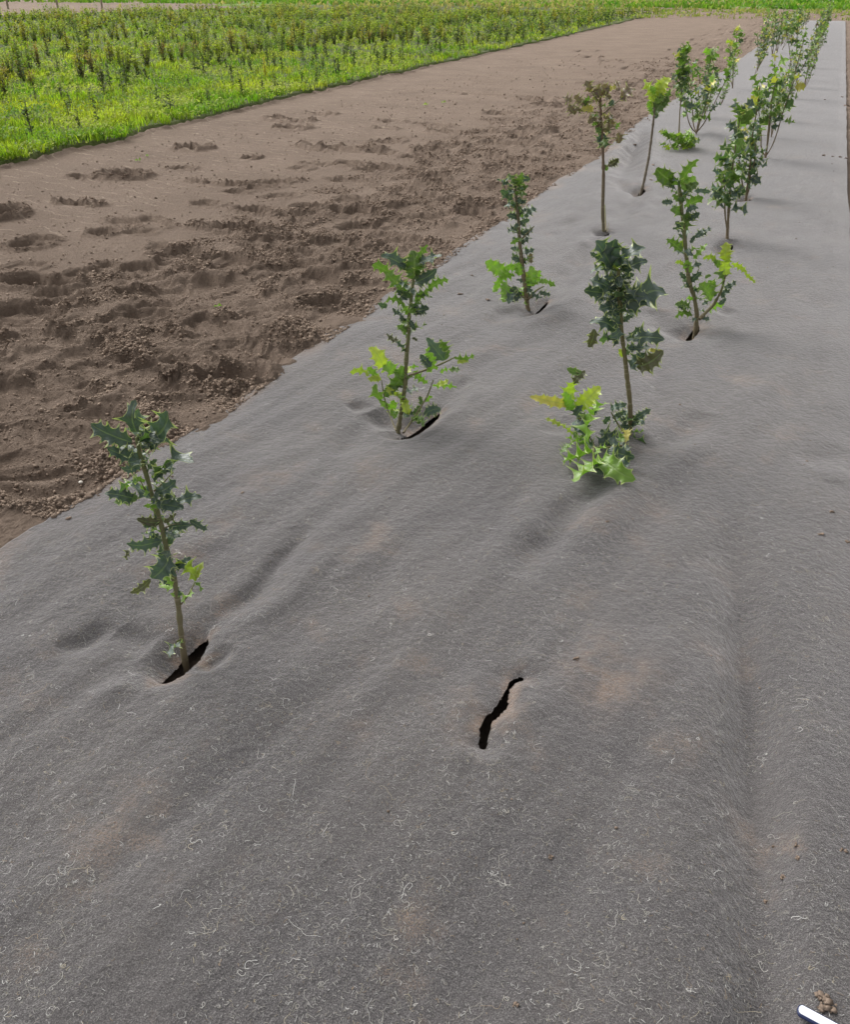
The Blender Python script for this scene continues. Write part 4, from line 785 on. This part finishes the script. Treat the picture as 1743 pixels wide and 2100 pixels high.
for row in np.arange(.55, 44, .62):
    y = 4 + rs.random() * .4
    while y < 60:
        e = float(field_edge(min(y, 49))); x = e - row + rs.normal(0, .05)
        bed = (P(0, 166)[0])
        dense = row > 3.5 and ((row - 3.5) % 5.6) < 4.0
        gap = pn(np.array([x * .35]), np.array([y * .2]), 130)[0]
        if dense: ok = (gap > .24 or (gap > -.3 and rs.random() < .30))
        else: ok = rs.random() < (.45 if row < 3.6 else .2)
        if y > 24 and row < 3.6 and rs.random() < .6: ok = True
        if ok and inside(np.array([x]), np.array([y]))[0]:
            a = math.degrees(math.atan2(x, y))
            if -52 < a < 8: placed.append((math.hypot(x, y), x, y, dense, row))
        y += (.55 if dense else .5) + rs.normal(0, .05)
placed.sort(key=lambda q: q[0]); print('shrubs', len(placed), 'first row of bushes', placed[0])
idx_d = [q for q in placed if q[3]]; idx_s = [q for q in placed if not q[3]]
single = sorted(idx_d[:180] + idx_s[:120]); sset = set(map(id, single)); rest = [q for q in placed if id(q) not in sset]
used2 = set(); RV = []; RF = []; RC = []; off = 0
def pick(q):
    if not q[3]: return int(rs.choice([0, 1, 2, 2, 1] if q[2] < 24 else [1, 2, 7, 2, 5]))
    return int(rs.choice([3, 4, 5, 3, 4, 5, 3, 4, 5, 3, 7, 6, 7]))
yq = min(single, key=lambda q: math.hypot(q[1] - P(584, 165)[0], q[2] - P(584, 165)[1]))
for q in single:
    i = 8 if q is yq else pick(q); kd, (root, _, _, _) = sp_list[i]; s = rs.uniform(.55, 1.3); rz = rs.random() * 6.28
    if i not in used2: used2.add(i); o = root; o.location = (q[1], q[2], .02); o.rotation_euler = (0, 0, rz); o.scale = (s, s, s)
    else: o = copy_tree(root, (q[1], q[2], .02), rz, s, '')
    tag(o, KIND[kd][0], 'shrub', KIND[kd][1])
for i, (kd, (root, _, _, _)) in enumerate(sp_list):
    if i not in used2:
        for ch in list(root.children): bpy.data.objects.remove(ch)
        bpy.data.objects.remove(root)
for q in rest:
    i = pick(q); _, (_, V, F, C) = sp_list[i]; s = rs.uniform(.75, 1.25)
    if q[0] > 22:                                     # far off: fewer, larger leaves
        step = 2 if q[0] < 40 else 4; kk = np.arange(0, len(F), step); vv = V.reshape(-1, 4, 3)[kk]; cc_ = C.reshape(-1, 4, 3)[kk]; c0 = vv.mean(1, keepdims=True); vv = c0 + (vv - c0) * (1.35 if step == 2 else 1.8)
        V, C = vv.reshape(-1, 3), cc_.reshape(-1, 3); F = np.arange(len(V)).reshape(-1, 4)
    a = rs.random() * 6.28; ca, sa = math.cos(a), math.sin(a); v = V * s; v = np.stack([v[:, 0] * ca - v[:, 1] * sa + q[1], v[:, 0] * sa + v[:, 1] * ca + q[2], v[:, 2] + .02], 1)
    RV.append(v); RF.append(F + off); RC.append(C); off += len(v)
tag(make('distant_shrubs', np.concatenate(RV), np.concatenate(RF), SMALL, cols=np.concatenate(RC), smooth=False), 'dark mass of small shrubs filling the far rows of the nursery field', 'shrubs', kind='stuff')

# ------------------------------------------------------------ young trees far off at the left, stones, leaf bits, white plastic bar
for i, (x, lb) in enumerate(((16, 'thin pale young tree trunk leftmost at the far edge of the field'), (118, 'thin pale young tree trunk second from the left at the far edge'), (209, 'thin pale young tree trunk third from the left at the far edge'))):
    b = P(x, 16); root = empty('young_tree', b); tag(root, lb, 'tree', 'young trees beyond the field')
    r_ = np.random.default_rng(70 + i)
    stem('trunk', root, b, [b - (0, 0, .15), b + (.03, 0, 1.0), b + (0, .02, 2.2), b + (.05, 0, 3.2)], [.09, .07, .06, .03], (.30, .27, .2), (.3, .27, .2), 80 + i)
    ls = []; n = 500; c = r_.normal(0, .5, (n, 3)) + (0, 0, 3.3) ; V, F = small_leaves(c[:, 0], c[:, 1], c[:, 2], .09 * np.ones(n), r_)
    make('crown', V, F, SMALL, root, cols=np.repeat(np.array([[.07, .12, .03]]) * r_.uniform(.6, 1.3, (n, 1)), 4, 0), smooth=False)
def stone(x, y, size, label, z=None):
    p = P(x, y, 0); p[2] = (float(soil_h(np.array([p[0]]), np.array([p[1]]))[0]) if z is None else z) + size * .4
    v, F, c = blobs(np.zeros((1, 3)), np.array([size]), int(x), .2); o = make('pebble', v, F, STONE, cols=c, loc=p)
    m_ = o.modifiers.new('s', 'SUBSURF'); m_.levels = m_.render_levels = 2
    return tag(o, label, 'pebble', 'white stones')
stone(162, 974, .011, 'small white pebble on the trampled soil behind the front left holly')
stone(284, 127, .05, 'white stone lying among the weeds in the nursery bed', .06)
stone(33, 311, .06, 'white stone at the near left edge of the grass', .03)
stone(48, 318, .035, 'smaller white stone just right of another at the grass edge', .03)
def scrap(x, y, L, label, c, ang):
    p = P(x, y, 0); p[2] = float(soil_h(np.array([p[0]]), np.array([p[1]]))[0]) + .012
    a = np.array([math.cos(ang), math.sin(ang), .15]); s = LeafSet(); V, F, U = leaf(np.zeros(3), a * L, UP + .2 * RT, .4, np.random.default_rng(int(x)), 3, 1); s.add(V, F, U, c)
    o = s.build('fallen_leaf', None, 0, SMALL); o.location = p; return tag(o, label, 'leaf', 'fallen bits of leaf on the soil')
scrap(437, 626, .05, 'green bit of leaf lying in a smooth footprint near the fabric', (.16, .26, .05), .3)
scrap(905, 212, .08, 'pale green scrap of leaf on the rolled soil below the grass', (.25, .35, .1), 1)
scrap(866, 216, .10, 'yellow green scrap of leaf on the rolled soil furthest right', (.3, .4, .1), 0)
scrap(275, 330, .07, 'green scrap of grass left of the oval footprint', (.2, .3, .07), .5)
scrap(300, 322, .06, 'green scrap beside the longer one near the oval footprint', (.2, .3, .07), 2)
# white bar
pa, pb = P(1648, 2064, .03), P(1790, 2140, .03); u = pb - pa; Lb = np.linalg.norm(u); u /= Lb; s_ = np.cross(UP, u)
hw = .0080; prof = []; n = 10
for i in range(n + 1): th = math.pi / 2 + math.pi * i / n; prof.append((math.cos(th) * hw * .7, math.sin(th) * hw * (1 if abs(math.sin(th)) < .8 else 1)))
prof = prof + [(Lb, -hw * 1.0), (Lb, hw * 1.0)]
V = []; layers = [(0, 1.20), (.0015, 1.34), (.005, 1.32), (.0072, .96), (.0082, .70)]
for z, sc in layers:
    for px, py in prof: V.append((px * sc if px < .02 else px - (1 - sc) * .01, py * sc, z))
N = len(prof); F = [tuple(range(N))[::-1]]
for l in range(len(layers) - 1):
    for i in range(N): F.append((l * N + i, l * N + (i + 1) % N, (l + 1) * N + (i + 1) % N, (l + 1) * N + i))
F.append(tuple((len(layers) - 1) * N + i for i in range(N)))
o = make('plastic_bar', V, F, PLAST, smooth=False, loc=(pa[0], pa[1], float(max(mat_h(pa[0], pa[1]), mat_h(pb[0], pb[1]))) + .002)); o.rotation_euler = (0, 0, math.atan2(u[1], u[0]))
m = M('navy_edge_reflection'); m.b.inputs['Base Color'].default_value = (.02, .03, .09, 1); m.b.inputs['Roughness'].default_value = .25; o.data.materials.append(m.m)  # dark reflections along the bar's edges, painted as a navy side colour
for p_ in o.data.polygons: p_.material_index = 0 if p_.center.z > .0068 else 1
tag(o, 'glossy white plastic bar with dark blue reflections painted on its sides and rounded end at the bottom right corner', 'plastic bar')
print('soil rows', NR_SOIL, 'objs', len(bpy.data.objects))
